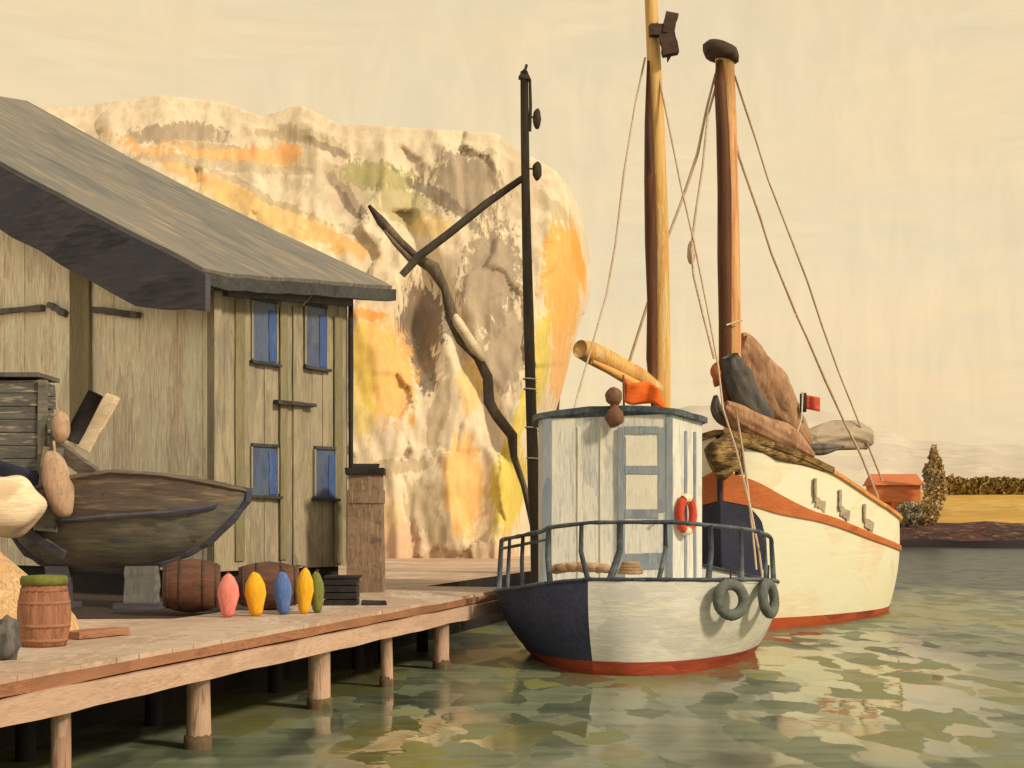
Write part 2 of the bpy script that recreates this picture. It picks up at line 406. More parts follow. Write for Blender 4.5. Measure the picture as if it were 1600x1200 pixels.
def cp(x, y): return ((x - 800) / FPX * 46, EYE + (HOR - y) / FPX * 46)
def cb(x, y, rx, ry, turn, c, s=0.9):
    X, Z = cp(x, y); k = 46 / FPX
    return (X, Z, rx * k, ry * k, turn, c, s)
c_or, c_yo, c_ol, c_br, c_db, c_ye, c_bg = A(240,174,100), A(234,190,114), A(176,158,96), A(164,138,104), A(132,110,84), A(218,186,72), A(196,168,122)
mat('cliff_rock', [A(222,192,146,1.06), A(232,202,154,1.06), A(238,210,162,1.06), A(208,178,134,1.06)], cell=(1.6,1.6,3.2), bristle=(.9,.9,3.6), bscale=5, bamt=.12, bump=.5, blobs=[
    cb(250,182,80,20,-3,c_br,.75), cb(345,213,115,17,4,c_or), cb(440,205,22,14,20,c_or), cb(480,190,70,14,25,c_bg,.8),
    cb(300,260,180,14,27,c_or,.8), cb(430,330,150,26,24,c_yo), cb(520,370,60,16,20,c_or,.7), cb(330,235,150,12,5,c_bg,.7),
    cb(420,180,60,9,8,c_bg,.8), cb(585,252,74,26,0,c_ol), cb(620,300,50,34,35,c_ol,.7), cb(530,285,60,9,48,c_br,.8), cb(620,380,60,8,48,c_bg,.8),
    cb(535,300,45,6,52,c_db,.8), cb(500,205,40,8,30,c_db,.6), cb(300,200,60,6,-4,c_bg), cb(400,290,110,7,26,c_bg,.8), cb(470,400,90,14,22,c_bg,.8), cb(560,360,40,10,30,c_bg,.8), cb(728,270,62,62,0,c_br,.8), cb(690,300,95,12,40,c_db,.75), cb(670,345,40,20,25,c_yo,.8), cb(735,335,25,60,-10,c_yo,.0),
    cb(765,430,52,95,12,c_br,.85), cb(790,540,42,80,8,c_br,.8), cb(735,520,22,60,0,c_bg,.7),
    cb(655,500,36,70,0,c_db), cb(665,570,20,55,-12,c_db), cb(885,420,36,120,4,A(246,170,76)), cb(912,370,13,60,-12,A(246,160,66)), cb(880,560,18,60,8,c_or), cb(868,300,40,16,40,c_bg,.8),  # dark brown patches paint the hollow's shade into the rock
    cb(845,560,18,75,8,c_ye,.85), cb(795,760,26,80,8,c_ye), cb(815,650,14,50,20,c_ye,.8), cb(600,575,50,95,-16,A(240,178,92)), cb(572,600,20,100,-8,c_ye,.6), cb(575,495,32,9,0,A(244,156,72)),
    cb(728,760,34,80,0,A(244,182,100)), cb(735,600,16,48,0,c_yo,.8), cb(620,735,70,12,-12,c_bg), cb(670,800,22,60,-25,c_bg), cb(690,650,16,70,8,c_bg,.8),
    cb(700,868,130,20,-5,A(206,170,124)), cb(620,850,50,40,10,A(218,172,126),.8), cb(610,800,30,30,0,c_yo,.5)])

# water: facetted ripples that mirror what stands round them
def water_mat():
    m = bpy.data.materials.new('harbour water'); m.use_nodes = True
    t = m.node_tree; t.nodes.clear()
    o = N(t, 'ShaderNodeOutputMaterial'); p = N(t, 'ShaderNodeBsdfPrincipled'); link(t, p.outputs[0], o.inputs['Surface'])
    tc = N(t, 'ShaderNodeTexCoord')
    def mp(sc):
        q = N(t, 'ShaderNodeMapping'); q.inputs['Scale'].default_value = sc; link(t, tc.outputs['Object'], q.inputs['Vector']); return q.outputs[0]
    def nz(v, s, d=3, dist=0.):
        q = N(t, 'ShaderNodeTexNoise'); q.inputs['Scale'].default_value = s; q.inputs['Detail'].default_value = d; q.inputs['Distortion'].default_value = dist
        link(t, v, q.inputs['Vector']); return q
    base = mp((1/0.38, 1/0.95, 1))
    wn = nz(base, 0.8, 6)
    wv = N(t, 'ShaderNodeVectorMath', operation='MULTIPLY_ADD'); link(t, wn.outputs['Color'], wv.inputs[0]); wv.inputs[1].default_value = (2.2, 1.3, 0); link(t, base, wv.inputs[2])
    vo = N(t, 'ShaderNodeTexVoronoi', feature='SMOOTH_F1'); vo.inputs['Smoothness'].default_value = 0.35; vo.inputs['Scale'].default_value = 1.0
    link(t, wv.outputs[0], vo.inputs['Vector'])
    def rng(v, a, b, c, d):
        q = N(t, 'ShaderNodeMapRange')
        for i, k in zip(('From Min', 'From Max', 'To Min', 'To Max'), (a, b, c, d)): q.inputs[i].default_value = k
        link(t, v, q.inputs['Value']); return q.outputs[0]
    def mth(op, a, b):
        q = N(t, 'ShaderNodeMath', operation=op)
        for sl, v in zip(q.inputs, (a, b)):
            if hasattr(v, 'links'): link(t, v, sl)
            else: sl.default_value = v
        return q.outputs[0]
    # colour of the water itself: green, olive, blue-grey drifts
    big = nz(mp((1/3.0, 1/7.0, 1)), 1.0, 4, .8)
    streak = nz(mp((1/2.2, 1/.5, 1)), 1.6, 3, .3)
    sp = N(t, 'ShaderNodeSeparateColor'); link(t, vo.outputs['Color'], sp.inputs[0])
    f = mth('ADD', rng(big.outputs[0], .3, .7, 0, .62), mth('MULTIPLY', sp.outputs[0], .26))
    f = mth('ADD', f, rng(streak.outputs[0], .3, .7, -.06, .18))
    cr = N(t, 'ShaderNodeValToRGB'); els = cr.color_ramp.elements
    cols = [(.05, .066, .055), (.108, .135, .095), (.185, .215, .155), (.185, .18, .05), (.245, .275, .21)]
    while len(els) < len(cols): els.new(.5)
    for i, c in enumerate(cols): els[i].position = .1 + .8*i/4; els[i].color = c + (1,)
    link(t, f, cr.inputs[0])
    # the deeper channel towards the far shore is slate coloured
    xy = N(t, 'ShaderNodeSeparateXYZ'); link(t, tc.outputs['Object'], xy.inputs[0])
    far = rng(mth('ADD', xy.outputs['Y'], rng(big.outputs[0], .3, .7, -7, 7)), 40, 46, 0, .92)
    mx = N(t, 'ShaderNodeMix', data_type='RGBA'); link(t, far, mx.inputs['Factor']); link(t, cr.outputs[0], mx.inputs['A']); mx.inputs['B'].default_value = (.05, .065, .078, 1)
    link(t, mx.outputs['Result'], p.inputs['Base Color'])
    lee = None                                     # the lee of the hulls lies calmer
    for cx, cy, rx, ry, tn in ((4.9, 21.5, 1.9, 8.5, -12), (.75, 18, .9, 4.5, -3), (-1.6, 17, 1.0, 9, 12)):
        q = N(t, 'ShaderNodeMapping', vector_type='TEXTURE'); q.inputs['Location'].default_value = (cx, cy, 0); q.inputs['Rotation'].default_value = (0, 0, R(tn)); q.inputs['Scale'].default_value = (rx, ry, 1)
        link(t, tc.outputs['Object'], q.inputs['Vector']); ln = N(t, 'ShaderNodeVectorMath', operation='LENGTH'); link(t, q.outputs[0], ln.inputs[0])
        g = rng(ln.outputs['Value'], .6, 1.25, 1, 0); lee = g if lee is None else mth('MAXIMUM', lee, g)
    calm = mth('MULTIPLY', rng(sp.outputs[2], .34, .46, 0, 1), rng(lee, 0, 1, .18, 1))
    calm = mth('MULTIPLY', calm, rng(far, 0, .92, 1, .3))                  # slick patches among rougher ripples
    link(t, rng(calm, 0, 1, .36, .03), p.inputs['Roughness']); link(t, rng(calm, 0, 1, 1.12, 2.3), p.inputs['IOR'])
    # each ripple leans its own way
    s1 = N(t, 'ShaderNodeVectorMath', operation='SUBTRACT'); link(t, vo.outputs['Color'], s1.inputs[0]); s1.inputs[1].default_value = (.5, .5, .5)
    s2 = N(t, 'ShaderNodeVectorMath', operation='MULTIPLY'); link(t, s1.outputs[0], s2.inputs[0]); s2.inputs[1].default_value = (.09, .15, 0)
    fine = nz(mp((1/.6, 1/.22, 1)), 3.0, 3)
    f1 = N(t, 'ShaderNodeVectorMath', operation='SUBTRACT'); link(t, fine.outputs['Color'], f1.inputs[0]); f1.inputs[1].default_value = (.5, .5, .5)
    f2 = N(t, 'ShaderNodeVectorMath', operation='MULTIPLY'); link(t, f1.outputs[0], f2.inputs[0]); f2.inputs[1].default_value = (.06, .12, 0)
    a1 = N(t, 'ShaderNodeVectorMath', operation='ADD'); link(t, s2.outputs[0], a1.inputs[0]); link(t, f2.outputs[0], a1.inputs[1])
    a2 = N(t, 'ShaderNodeVectorMath', operation='ADD'); fl_ = N(t, 'ShaderNodeVectorMath', operation='SCALE'); link(t, a1.outputs[0], fl_.inputs[0]); link(t, rng(calm, 0, 1, 1, .42), fl_.inputs['Scale'])
    link(t, fl_.outputs[0], a2.inputs[0]); a2.inputs[1].default_value = (0, 0, 1)
    nn = N(t, 'ShaderNodeVectorMath', operation='NORMALIZE'); link(t, a2.outputs[0], nn.inputs[0]); link(t, nn.outputs[0], p.inputs['Normal'])
    return m
Mt['water'] = water_mat()

# ------------------------------------------------------------------ setting
wb = MB()
xs = [-900, -200, -60, -20, 0, 20, 60, 200, 900]; ys = [-60, 0, 15, 30, 60, 120, 300, 1500]
wb.v = [Vector((x, y, 0)) for y in ys for x in xs]
wb.f = [[i*9+j, i*9+j+1, (i+1)*9+j+1, (i+1)*9+j] for i in range(7) for j in range(8)]
structure(wb.build('water', Mt['water']))
sb_ = MB()
sb_.v = [Vector((-900, -60, -4)), Vector((900, -60, -4)), Vector((900, 1500, -4)), Vector((-900, 1500, -4))]; sb_.f = [[0, 1, 2, 3]]
structure(sb_.build('ground', Mt['dark_earth']))

E0, ED = Vector((-3.97, 10.9, 0)), Vector((0.2716, 0.9624, 0)); ED.normalize()
EL = Vector((-ED.y, ED.x, 0))                     # landward
def edge(t, off=0.0, z=1.05): return E0 + ED*t + EL*off + Vector((0, 0, z))
DK = 1.85                                          # pier width
# quay: earth platform behind the pier with a timber face
qb = MB()
top = []; 
ring = [edge(-11, DK), edge(0, DK), edge(8, DK), edge(15, DK), edge(24, DK), edge(33, DK - .4), edge(36, DK + 2), edge(37, 16), edge(36, 60), edge(-11, 60)]
qb.v = [p + Vector((0, 0, -0.03)) for p in ring]; qb.f = [list(range(len(ring)))]
structure(qb.build('quay_ground', Mt['earth']))
qs = MB()
rr = ring[:7] + [ring[7]]
sub = []
for a, b in zip(rr[:-1], rr[1:]):
    for k in range(8): sub.append(a.lerp(b, k/8))
sub.append(rr[-1])
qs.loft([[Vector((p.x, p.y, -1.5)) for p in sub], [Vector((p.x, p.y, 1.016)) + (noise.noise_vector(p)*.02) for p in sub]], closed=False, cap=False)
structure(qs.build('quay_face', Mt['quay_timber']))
de = MB()                                          # dark ground: shade under boat and warehouse put into its colour
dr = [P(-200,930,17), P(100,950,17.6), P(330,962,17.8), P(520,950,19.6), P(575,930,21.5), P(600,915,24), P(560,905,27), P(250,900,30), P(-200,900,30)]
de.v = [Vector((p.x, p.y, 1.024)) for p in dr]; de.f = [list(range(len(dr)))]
structure(de.build('soil_shade', Mt['dark_earth']))

# cliff / headland
def bundle(pts, rad, flat=.7, crease=.16, seed=0, n=36, sub=6, twist=1.0):
    b = MB(); ctl = catmull([tuple(p) + (r,) for p, r in zip(pts, rad)], sub); rings = []
    for i, c in enumerate(ctl):
        p = Vector(c[:3]); a_ = Vector(ctl[max(i-1, 0)][:3]); z_ = Vector(ctl[min(i+1, len(ctl)-1)][:3])
        t = (z_ - a_).normalized(); u = (Vector((0, 1, 0)) - t*t.y).normalized(); v = t.cross(u); ring = []
        for k in range(n):
            an = 2*math.pi*k/n
            q = 1 + crease*noise.noise(Vector((math.cos(an)*2.6 + twist*i*.06, math.sin(an)*2.6, i*.14 + seed*9))) + crease*.5*noise.noise(Vector((an*3.5, i*.1, seed))) + crease*.3*noise.noise(Vector((math.cos(an)*7, math.sin(an)*7, i*.12 + seed)))
            ring.append(p + u*math.cos(an)*c[3]*flat*q + v*math.sin(an)*c[3]*q)
        rings.append(ring)
    return b.loft(rings, flip=True)
def catmull(pts, n):
    pts = [np.array(p, float) for p in pts]; P_ = [pts[0]*2 - pts[1]] + pts + [pts[-1]*2 - pts[-2]]; o = []
    for i in range(1, len(P_) - 2):
        a, b_, c, d = P_[i-1:i+3]
        for k in range(n):
            t = k / n; o.append(.5*((2*b_) + (c-a)*t + (2*a - 5*b_ + 4*c - d)*t*t + (3*b_ - a - 3*c + d)*t**3))
    o.append(pts[-1]); return o
def interp(pts, x):
    return float(np.interp(x, [p[0] for p in pts], [p[1] for p in pts]))
TOPY = [(-700,230),(-200,200),(0,172),(130,166),(250,148),(350,160),(410,182),(470,164),(530,194),(600,197),(700,203),(775,208),(800,228),(840,250),(870,268),(890,295),(910,335),(922,400),(930,430)]
RX = [(0,828),(.15,836),(.3,853),(.45,878),(.6,897),(.75,914),(.88,922),(1,921)]
cb_ = MB(); NU, NV = 320, 150
def facet(x, y, cw, ch, step, tilt, seed):
    """broken rock: each block is a plane of its own"""
    best = None; bi, bj = math.floor(x/cw), math.floor(y/ch)
    for a in (-1, 0, 1):
        for c in (-1, 0, 1):
            h = noise.cell_vector(Vector((bi+a+.5, bj+c+.5, seed+.5)))
            px, py = (bi+a+.5+.7*(h.x-.5))*cw, (bj+c+.5+.7*(h.y-.5))*ch
            d = ((x-px)/cw)**2 + ((y-py)/ch)**2
            if best is None or d < best[0]: best = (d, px, py, h, noise.cell_vector(Vector((bi+a+.5, bj+c+.5, seed+7.5))))
    d, px, py, h, g = best
    return step*(h.z-.5) + tilt*((g.x-.5)*(x-px)/cw + .6*(g.y-.5)*(y-py)/ch)
rows = []
for i in range(NV + 1):
    v = i / NV; row = []
    for j in range(NU + 1):
        u = j / NU
        xr = interp(RX, v); x = -700 + (xr + 700) * (1 - (1 - u) ** 1.5)
        ty = interp(TOPY, x); y = 884 + (ty - 884) * v
        edge_d = (xr - x)
        Y = 44 + 5.0 * v ** 1.6 + 3.5 * max(0, 1 - edge_d / 60.0) ** 2 - 3.0 * max(0, -x) / 300.0
        q = Vector((x * .021, y * .021, 0))
        rel = 0.8 * (0.5 - abs(noise.noise(Vector((x*.010, y*.004, 3.1)))))
        rel += facet(x + 10*noise.noise(Vector((x*.03, y*.03, 1))), y + 14*noise.noise(Vector((x*.03, y*.03, 8))), 80, 140, .20, .55, 3) + .2*facet(x, y + .4*x, 38, 60, .3, .6, 9)
        rel += 0.12 * noise.noise(Vector((x*.06, y*.03, 5)))
        hol = math.exp(-((x-655)/34)**2 - ((y-525)/85)**2)          # the hollow
        rel -= 1.6 * hol
        rel -= 0.6 * math.exp(-((x - (690 + (y-470)*.42))/16)**2) * (1 if 330 < y < 860 else 0)
        Y -= rel * min(1, edge_d / 60.0 + .1) * (1 if v < .97 else .5)
        row.append(P(x, y, Y))
    rows.append(row)
for k, (dy, dz) in enumerate(((1.5, .05), (4, -.1), (9, -.8), (16, -2.5), (30, -16))):   # over the brow
    rows.append([Vector((p.x * (1 - .01 * dy), p.y + dy, p.z + dz * (1 if p.z > 9 else .5))) for p in rows[NV]])
for r in rows:                                        # and round the right-hand end
    last = r[-1]
    for dy, dx in ((1.2, -.1), (4, -.7), (9, -2.2), (20, -5)):
        r.append(Vector((last.x + dx, last.y + dy, last.z - (.02 * dy))))
nc = len(rows[0])
cb_.v = [p for r in rows for p in r]
cb_.f = [[i*nc+j, i*nc+j+1, (i+1)*nc+j+1, (i+1)*nc+j] for i in range(len(rows)-1) for j in range(nc-1)]
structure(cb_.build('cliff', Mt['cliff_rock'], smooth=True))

# far hills
def hill(name, pts, Y, depth, base, m, rough=1.0):
    b = MB(); x0, x1 = pts[0][0], pts[-1][0]; n = 90; rows = []
    for k in range(9):
        f = k / 8; row = []
        for j in range(n + 1):
            x = x0 + (x1 - x0) * j / n
            y = interp(pts, x) + 6 * rough * noise.noise(Vector((x*.02, 1, Y))) + 3 * rough * noise.noise(Vector((x*.06, 3, Y)))
            tp = P(x, y, Y + depth * .5)
            h = math.sin(min(1, f * 1.25) * math.pi / 2) if f < .8 else 1 - ((f - .8) / .2) ** 2 * .7
            z = base + (tp.z - base) * h * (1 + .10 * noise.noise(Vector((x*.02, f*3, Y*.1))) * (1 if .1 < f < .75 else 0))
            row.append(Vector((tp.x * (Y + depth*(f-.3)) / (Y + depth*.5), Y + depth * (f - .3), z)))
        rows.append(row)
    b.v = [p for r in rows for p in r]; c = n + 1
    b.f = [[i*c+j, i*c+j+1, (i+1)*c+j+1, (i+1)*c+j] for i in range(8) for j in range(n)]
    return structure(b.build(name, m, smooth=True))
hill('hills', [(300,700),(700,660),(880,650),(960,640),(1060,640),(1160,630),(1230,632),(1290,645),(1350,664),(1410,684),(1480,695),(1560,697),(1640,699),(1760,702),(2300,695)], 420, 160, 0, Mt['far_hill'])
# far shore
fs = MB(); xs_ = list(range(1180, 2300, 40)); rows = []
def shore_y(x): return 107 - .012 * (x - 1400) + 1.2 * noise.noise(Vector((x*.01, 0, 0)))
for dy, z in ((0, -1), (.15, .55), (.5, .6)):
    rows.append([Vector(((x-800)/FPX*(shore_y(x)+dy), shore_y(x)+dy, z + (.12*noise.noise(Vector((x*.03, z, 2))) if z > 0 else 0))) for x in xs_])
def grid(b, rows):
    c = len(rows[0]); b.v = [p for r in rows for p in r]
    b.f = [[i*c+j, i*c+j+1, (i+1)*c+j+1, (i+1)*c+j] for i in range(len(rows)-1) for j in range(c-1)]
    return b
structure(grid(MB(), rows).build('far_quay', Mt['bank_foot'], None, True))
rows2 = []
for dy, z in ((.3, .45), (.8, 1.1), (1.6, 1.75), (2.4, 1.85)):
    rows2.append([Vector(((x-800)/FPX*(shore_y(x)+dy), shore_y(x)+dy, z + .22*noise.noise(Vector((x*.025, z, 7))))) for x in xs_])
structure(grid(MB(), rows2).build('far_bank', Mt['bank'], None, True))
rows3 = []
for dy, z in ((2.2, 1.7), (8, 2.3), (18, 3.4), (26, 4.3), (40, 4.9), (90, 4.0), (200, 1)):
    rows3.append([Vector(((x-800)/FPX*(shore_y(x)+dy), shore_y(x)+dy, z + .25*noise.noise(Vector((x*.008, dy*.05, 11))))) for x in xs_])
structure(grid(MB(), rows3).build('field', Mt['field'], smooth=True))

def leaves(b, c, rx, ry, rz, n, size, seed, shape=None):
    rnd = random.Random(seed)
    for _ in range(n):
        while True:
            d = Vector((rnd.uniform(-1, 1), rnd.uniform(-1, 1), rnd.uniform(-1, 1)))
            if d.length < 1 and d.length > .35: break
        if shape: d.x *= shape(d.z); d.y *= shape(d.z)
        if noise.noise(Vector((d.x*2.2 + seed, d.y*2.2, d.z*2.6))) < -.22: continue
        p = Vector(c) + Vector((d.x*rx, d.y*ry, d.z*rz))
        a = Vector((rnd.gauss(0, 1), rnd.gauss(0, 1), rnd.gauss(0, 1))).normalized(); e_ = a.orthogonal().normalized(); g = a.cross(e_)
        s = size * rnd.uniform(.6, 1.4); k = len(b.v)
        b.v += [p - e_*s, p + g*s*.55, p + e_*s, p - g*s*.55]; b.f.append([k, k+1, k+2, k+3])
    return b
def plant(name, label, cat, base, rx, ry, h, n, size, seed, m, shape=None, trunk=.12, low=.12):
    t = thing(name, label, cat, base)
    tb = MB(); b = Vector(base)
    tb.tube([b, b + Vector((.05, 0, h*.35)), b + Vector((-.05, 0, h*.8))], [trunk, trunk*.8, trunk*.25], 7)
    for k in range(6):
        a = k * 1.1; z = h * (.25 + .09*k)
        tb.tube([b + Vector((0, 0, z)), b + Vector((math.cos(a)*rx*.6, math.sin(a)*ry*.6, z + h*.12))], [trunk*.4, trunk*.12], 5)
    tb.build('trunk', Mt['dark_brown'], t)
    leaves(MB(), b + Vector((0, 0, h*(low + (1-low)/2))), rx, ry, h*(1-low)/2, n, size, seed, shape).build('crown', m, t)
    return t
p = P(1459, 822, 110.5); p.z = 1.9
plant('pointed_tree', 'tall pointed dark olive tree standing beside the red house across the water', 'tree', p, 1.15, 1.1, 6.1, 3600, .2, 3, Mt['tree_leaf'], lambda z: max(.3, (1 - (z*.5+.5)) ** .45 * 1.05))
p = P(1422, 822, 108.6); p.z = 1.5
plant('bush', 'greyish rounded bush on the far bank below the red house', 'bush', p, 1.25, .9, 2.0, 1500, .14, 5, Mt['bush_leaf'], None, .06, .0)
p = P(1450, 834, 108.6); p.z = 1.3
plant('bush', 'brown scrubby bush at the foot of the pointed tree', 'bush', p, .9, .8, 2.6, 1300, .15, 8, Mt['tree_leaf'], None, .06, .0)
# hedgerow along the top of the field
hb = MB(); hrow = thing('hedgerow', 'long dark brown hedge along the top of the ochre field', 'hedge', (40, 133, 4))
for k in range(60):
    x = 1478 + k * 9; q = P(x, 765, 133 + 1.5*noise.noise(Vector((k, 0, 0)))); q.z = 4.3 + .2*noise.noise(Vector((k*.4, 1, 0)))
    leaves(hb, q + Vector((0, 0, .75)), .75, .7, 1.0 + .2*noise.noise(Vector((k*.6, 5, 0))), 330, .26, k)
hb.build('foliage', Mt['hedge'], hrow)
# red house over the water
t = thing('red_house', 'small red-orange house on the far shore left of the pointed tree', 'house', P(1405, 800, 112))
hx = P(1406, 800, 112)
b = MB(); z0 = 1.7; 
b.box((hx.x, 114, z0 + 1.6), 3.5, 3.4, 3.2); b.build('wall', Mt['far_red'], t)
rf = MB()
rf.loft([[Vector((hx.x + sx*2.0, 114 - 2.0, z0 + 3.15)), Vector((hx.x + sx*1.9, 114, z0 + 4.1)), Vector((hx.x + sx*2.0, 114 + 2.0, z0 + 3.15))] for sx in (-1, 1)])
rf.build('roof', Mt['far_roof'], t)
for sx in (-.9, .7):
    w_ = MB(); w_.box((hx.x + sx, 112.27, z0 + 1.4), .6, .06, .8); wo = w_.build('window', Mt['orange_red'], t)
d_ = MB(); d_.box((hx.x - .05, 112.27, z0 + .95), .55, .06, 1.7); d_.build('door', Mt['rust_strake'], t)

# ------------------------------------------------------------------ pier
pier = thing('pier', 'long wooden pier of pale pinkish planks on piles along the quay', 'pier', edge(6, 1, 0))
b = MB(); tt = -10.0; rnd = random.Random(3)
while tt < 14.6:
    wd = rnd.uniform(.17, .24)
    b.bar(edge(tt + wd/2, -.04 + rnd.uniform(-.008, .008), 1.03 + rnd.uniform(-.002, .002)), edge(tt + wd/2, DK + .04, 1.03 + rnd.uniform(-.002, .002)), wd - .003, .05, seg=3)
    tt += wd
b.build('deck', Mt['pier_planks'], pier)
def edgebar(t0, t1, off, z, wd, ht, m, name, amp):
    b = MB(); n = 60
    rings = []
    for i in range(n + 1):
        tq = t0 + (t1 - t0) * i / n; j = amp * noise.noise(Vector((tq*1.1, z*9, off)))
        c = edge(tq, off, z + j)
        rings.append([c + EL*(a*wd/2) + Vector((0, 0, bb*ht/2*(1 + .25*noise.noise(Vector((tq*.9, z*5, 4)))))) for a, bb in ((-1,-1),(1,-1),(1,1),(-1,1))])
    b.loft(rings); return b.build(name, m, pier)
edgebar(-10, 14.7, -.02, .965, .14, .09, Mt['brown_beam'], 'stringer', .006)
edgebar(-10, 14.7, -.07, .80, .16, .20, Mt['pier_beam'], 'fender_beam', .01)
edgebar(-10, 14.6, 1.2, .9, .16, .18, Mt['brown_beam'], 'bearer', .01)
def t_at(x, off=0.0):
    k = (x - 800) / FPX; a = E0 + EL*off
    return (k*a.y - a.x) / (ED.x - k*ED.y)
for x, r in ((97, .085), (312, .125), (502, .14), (606, .085), (692, .125), (-160, .1)):
    t_ = t_at(x, .02); q = edge(t_, .04, 0); b = MB()
    b.tube([q + Vector((0, 0, z)) + noise.noise_vector(Vector((x, z, 0)))*.02 for z in (-1.6, -.6, 0, .35, .7)], [r*1.1, r*1.05, r, r*.97, r*.95], 10, .06)
    pl_ = b.build('pile', Mt['pile_wood'], pier, True)
    b = MB(); n_ = 18; rg = []
    for z in (-.7, -.2, .05, 1):
        rg.append([q + Vector((math.cos(a)*r*(1.14 if z < 1 else 1.06), math.sin(a)*r*(1.14 if z < 1 else 1.06), z if z < 1 else .13 + .07*noise.noise(Vector((a*1.7, x, 0))))) for a in [2*math.pi*k/n_ for k in range(n_)]])
    b.loft(rg); b.build('weed_band', Mt['brown_weed'], pl_, True)
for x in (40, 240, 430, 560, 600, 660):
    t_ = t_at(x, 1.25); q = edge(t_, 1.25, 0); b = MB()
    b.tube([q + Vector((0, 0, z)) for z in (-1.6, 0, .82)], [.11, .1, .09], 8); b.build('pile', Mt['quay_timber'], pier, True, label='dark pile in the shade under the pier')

# ------------------------------------------------------------------ warehouse
RT = R(35)
U = Vector((math.sin(RT), math.cos(RT), 0))        # along the eaves, away
W = Vector((-math.cos(RT), math.sin(RT), 0))       # along the gable, leftward and away
C0 = Vector((-4.65, 22.0, 0)); SL = 0.485; LEN, WID = 3.1, 20.0
house = thing('warehouse', 'tall weathered grey-green plank warehouse with long grey roof by the pier', 'warehouse', C0 + Vector((0, 0, 1.05)))
ZB, ZE = 1.45, 6.02
def hw(u, w_, z): return C0 + U*u + W*w_ + Vector((0, 0, z))
b = MB()
# gable wall: vertical boards, proud and set back
wq = 0.0
while wq < WID - .01:
    wd = random.uniform(.22, .34); wd = min(wd, WID - wq)
    def zt(q): return ZE - .05 + SL * (q if q < WID/2 else WID - q)
    d = random.uniform(0, .022)
    a, c = wq, wq + wd
    b.loft([[hw(-d, a, ZB), hw(-d, c, ZB), hw(.1, c, ZB), hw(.1, a, ZB)], [hw(-d, a, zt(a)), hw(-d, c, zt(c)), hw(.1, c, zt(c)), hw(.1, a, zt(a))]])
    wq = c
b.build('gable_wall', Mt['gable_planks'], house)
b = MB(); uq = 0.0; k = 0
while uq < LEN - .01:
    wd = min(random.uniform(.17, .26), LEN - uq); d = random.uniform(0, .025)
    a, c = uq, uq + wd; top_ = lambda q: ZE + .08*q
    b.loft([[hw(a, -d - .002, ZB), hw(c, -d - .002, ZB), hw(c, .1, ZB), hw(a, .1, ZB)], [hw(a, -d - .002, top_(a)), hw(c, -d - .002, top_(c)), hw(c, .1, top_(c)), hw(a, .1, top_(a))]], flip=True)
    uq = c
b.build('side_wall', Mt['side_planks'], house)
b = MB()
far = [hw(LEN, 0, ZB), hw(LEN, WID, ZB), hw(LEN, WID, ZE), hw(LEN, WID/2, ZE + SL*WID/2), hw(LEN, 0, ZE)]
nb = [q - U*.08 for q in far]
b.loft([far, nb]); b.build('back_wall', Mt['side_planks'], house)
b = MB(); b.bar(hw(0, WID - .1, (ZB+ZE)/2), hw(LEN, WID - .1, (ZB+ZE)/2), .1, ZE-ZB); b.build('end_wall', Mt['side_planks'], house)
# base block: the shade below the floor put in as solid black
b = MB()
b.loft([[hw(.12, .12, .9), hw(LEN-.1, .12, .9), hw(LEN-.1, WID-.2, .9), hw(.12, WID-.2, .9)], [hw(.12, .12, ZB-.004), hw(LEN-.1, .12, ZB-.004), hw(LEN-.1, WID-.2, ZB-.004), hw(.12, WID-.2, ZB-.004)]], flip=True)
b.build('shade_plinth', Mt['black_tar'], house)
# roof
def roof_pt(u, w_, dz=0.0):
    q = w_ if w_ < WID/2 else WID - w_
    sag = -.10*math.sin(math.pi*min(1, max(0, q/10)))
    return hw(u, w_, ZE + .06 + SL*q + .085*max(0, u) + dz + sag + .015*noise.noise(Vector((u*2, w_*1.1, 0))))
b = MB(); us = [-.62 + (LEN + 1.35) * i / 14 for i in range(15)]; ws = [-.38 + (WID + .76) * i / 60 for i in range(61)]
b.sheet([[roof_pt(u, q, .1) for u in us] for q in ws], .16)
b.build('roof', Mt['roof_felt'], house, label='long grey felted roof slope with worn orange streaks')
b = MB(); rings = []
for i in range(41):
    q = -.55 + (WID/2 + .55) * i / 40; dn = min(1.08, .55 + .34*max(0, q + .55)) + .06*noise.noise(Vector((q*1.3, 0, 3))); tp = roof_pt(-.7, q, .13)
    rings.append([tp, tp + U*.1, tp + U*.1 - Vector((0, 0, dn)), tp - Vector((0, 0, dn))])
b.loft(rings, flip=True); b.build('barge_board', Mt['tarred_board'], house)
b = MB(); rings = []
for i in range(21):
    u = -.66 + (LEN + 1.4) * i / 20; tp = roof_pt(u, -.42, .02 + .02*noise.noise(Vector((u*3, 0, 0))))
    rings.append([tp + W*a*.07 + Vector((0, 0, bb*.10)) for a, bb in ((-1,-1),(1,-1),(1,1),(-1,1))])
b.loft(rings, flip=True); b.build('gutter', Mt['dark_trim'], house)
b = MB(); b.bar(hw(.15, -.08, ZE-.12), hw(LEN-.05, -.08, ZE+.08), .12, .26, seg=8, jit=.15); b.build('fascia', Mt['slate_cloth'], house)
b = MB(); b.tube([hw(LEN+.02, -.06, z) for z in (ZE+.1, 4.8, 3.7, 2.6, 1.6)], .045, 8, .2); b.build('drainpipe', Mt['black_tar'], house)
b = MB(); b.bar(hw(-.02, -.02, ZB), hw(-.02, -.02, ZE-.2), .16, .16, up=U); b.build('corner_board', Mt['side_planks'], house)
def wall_u(x): k = (x - 800)/FPX; return (22*k + 4.65) / (U.x - k*U.y)
def wall_z(u, y): return EYE + (HOR - y)/FPX * (22 + U.y*u)
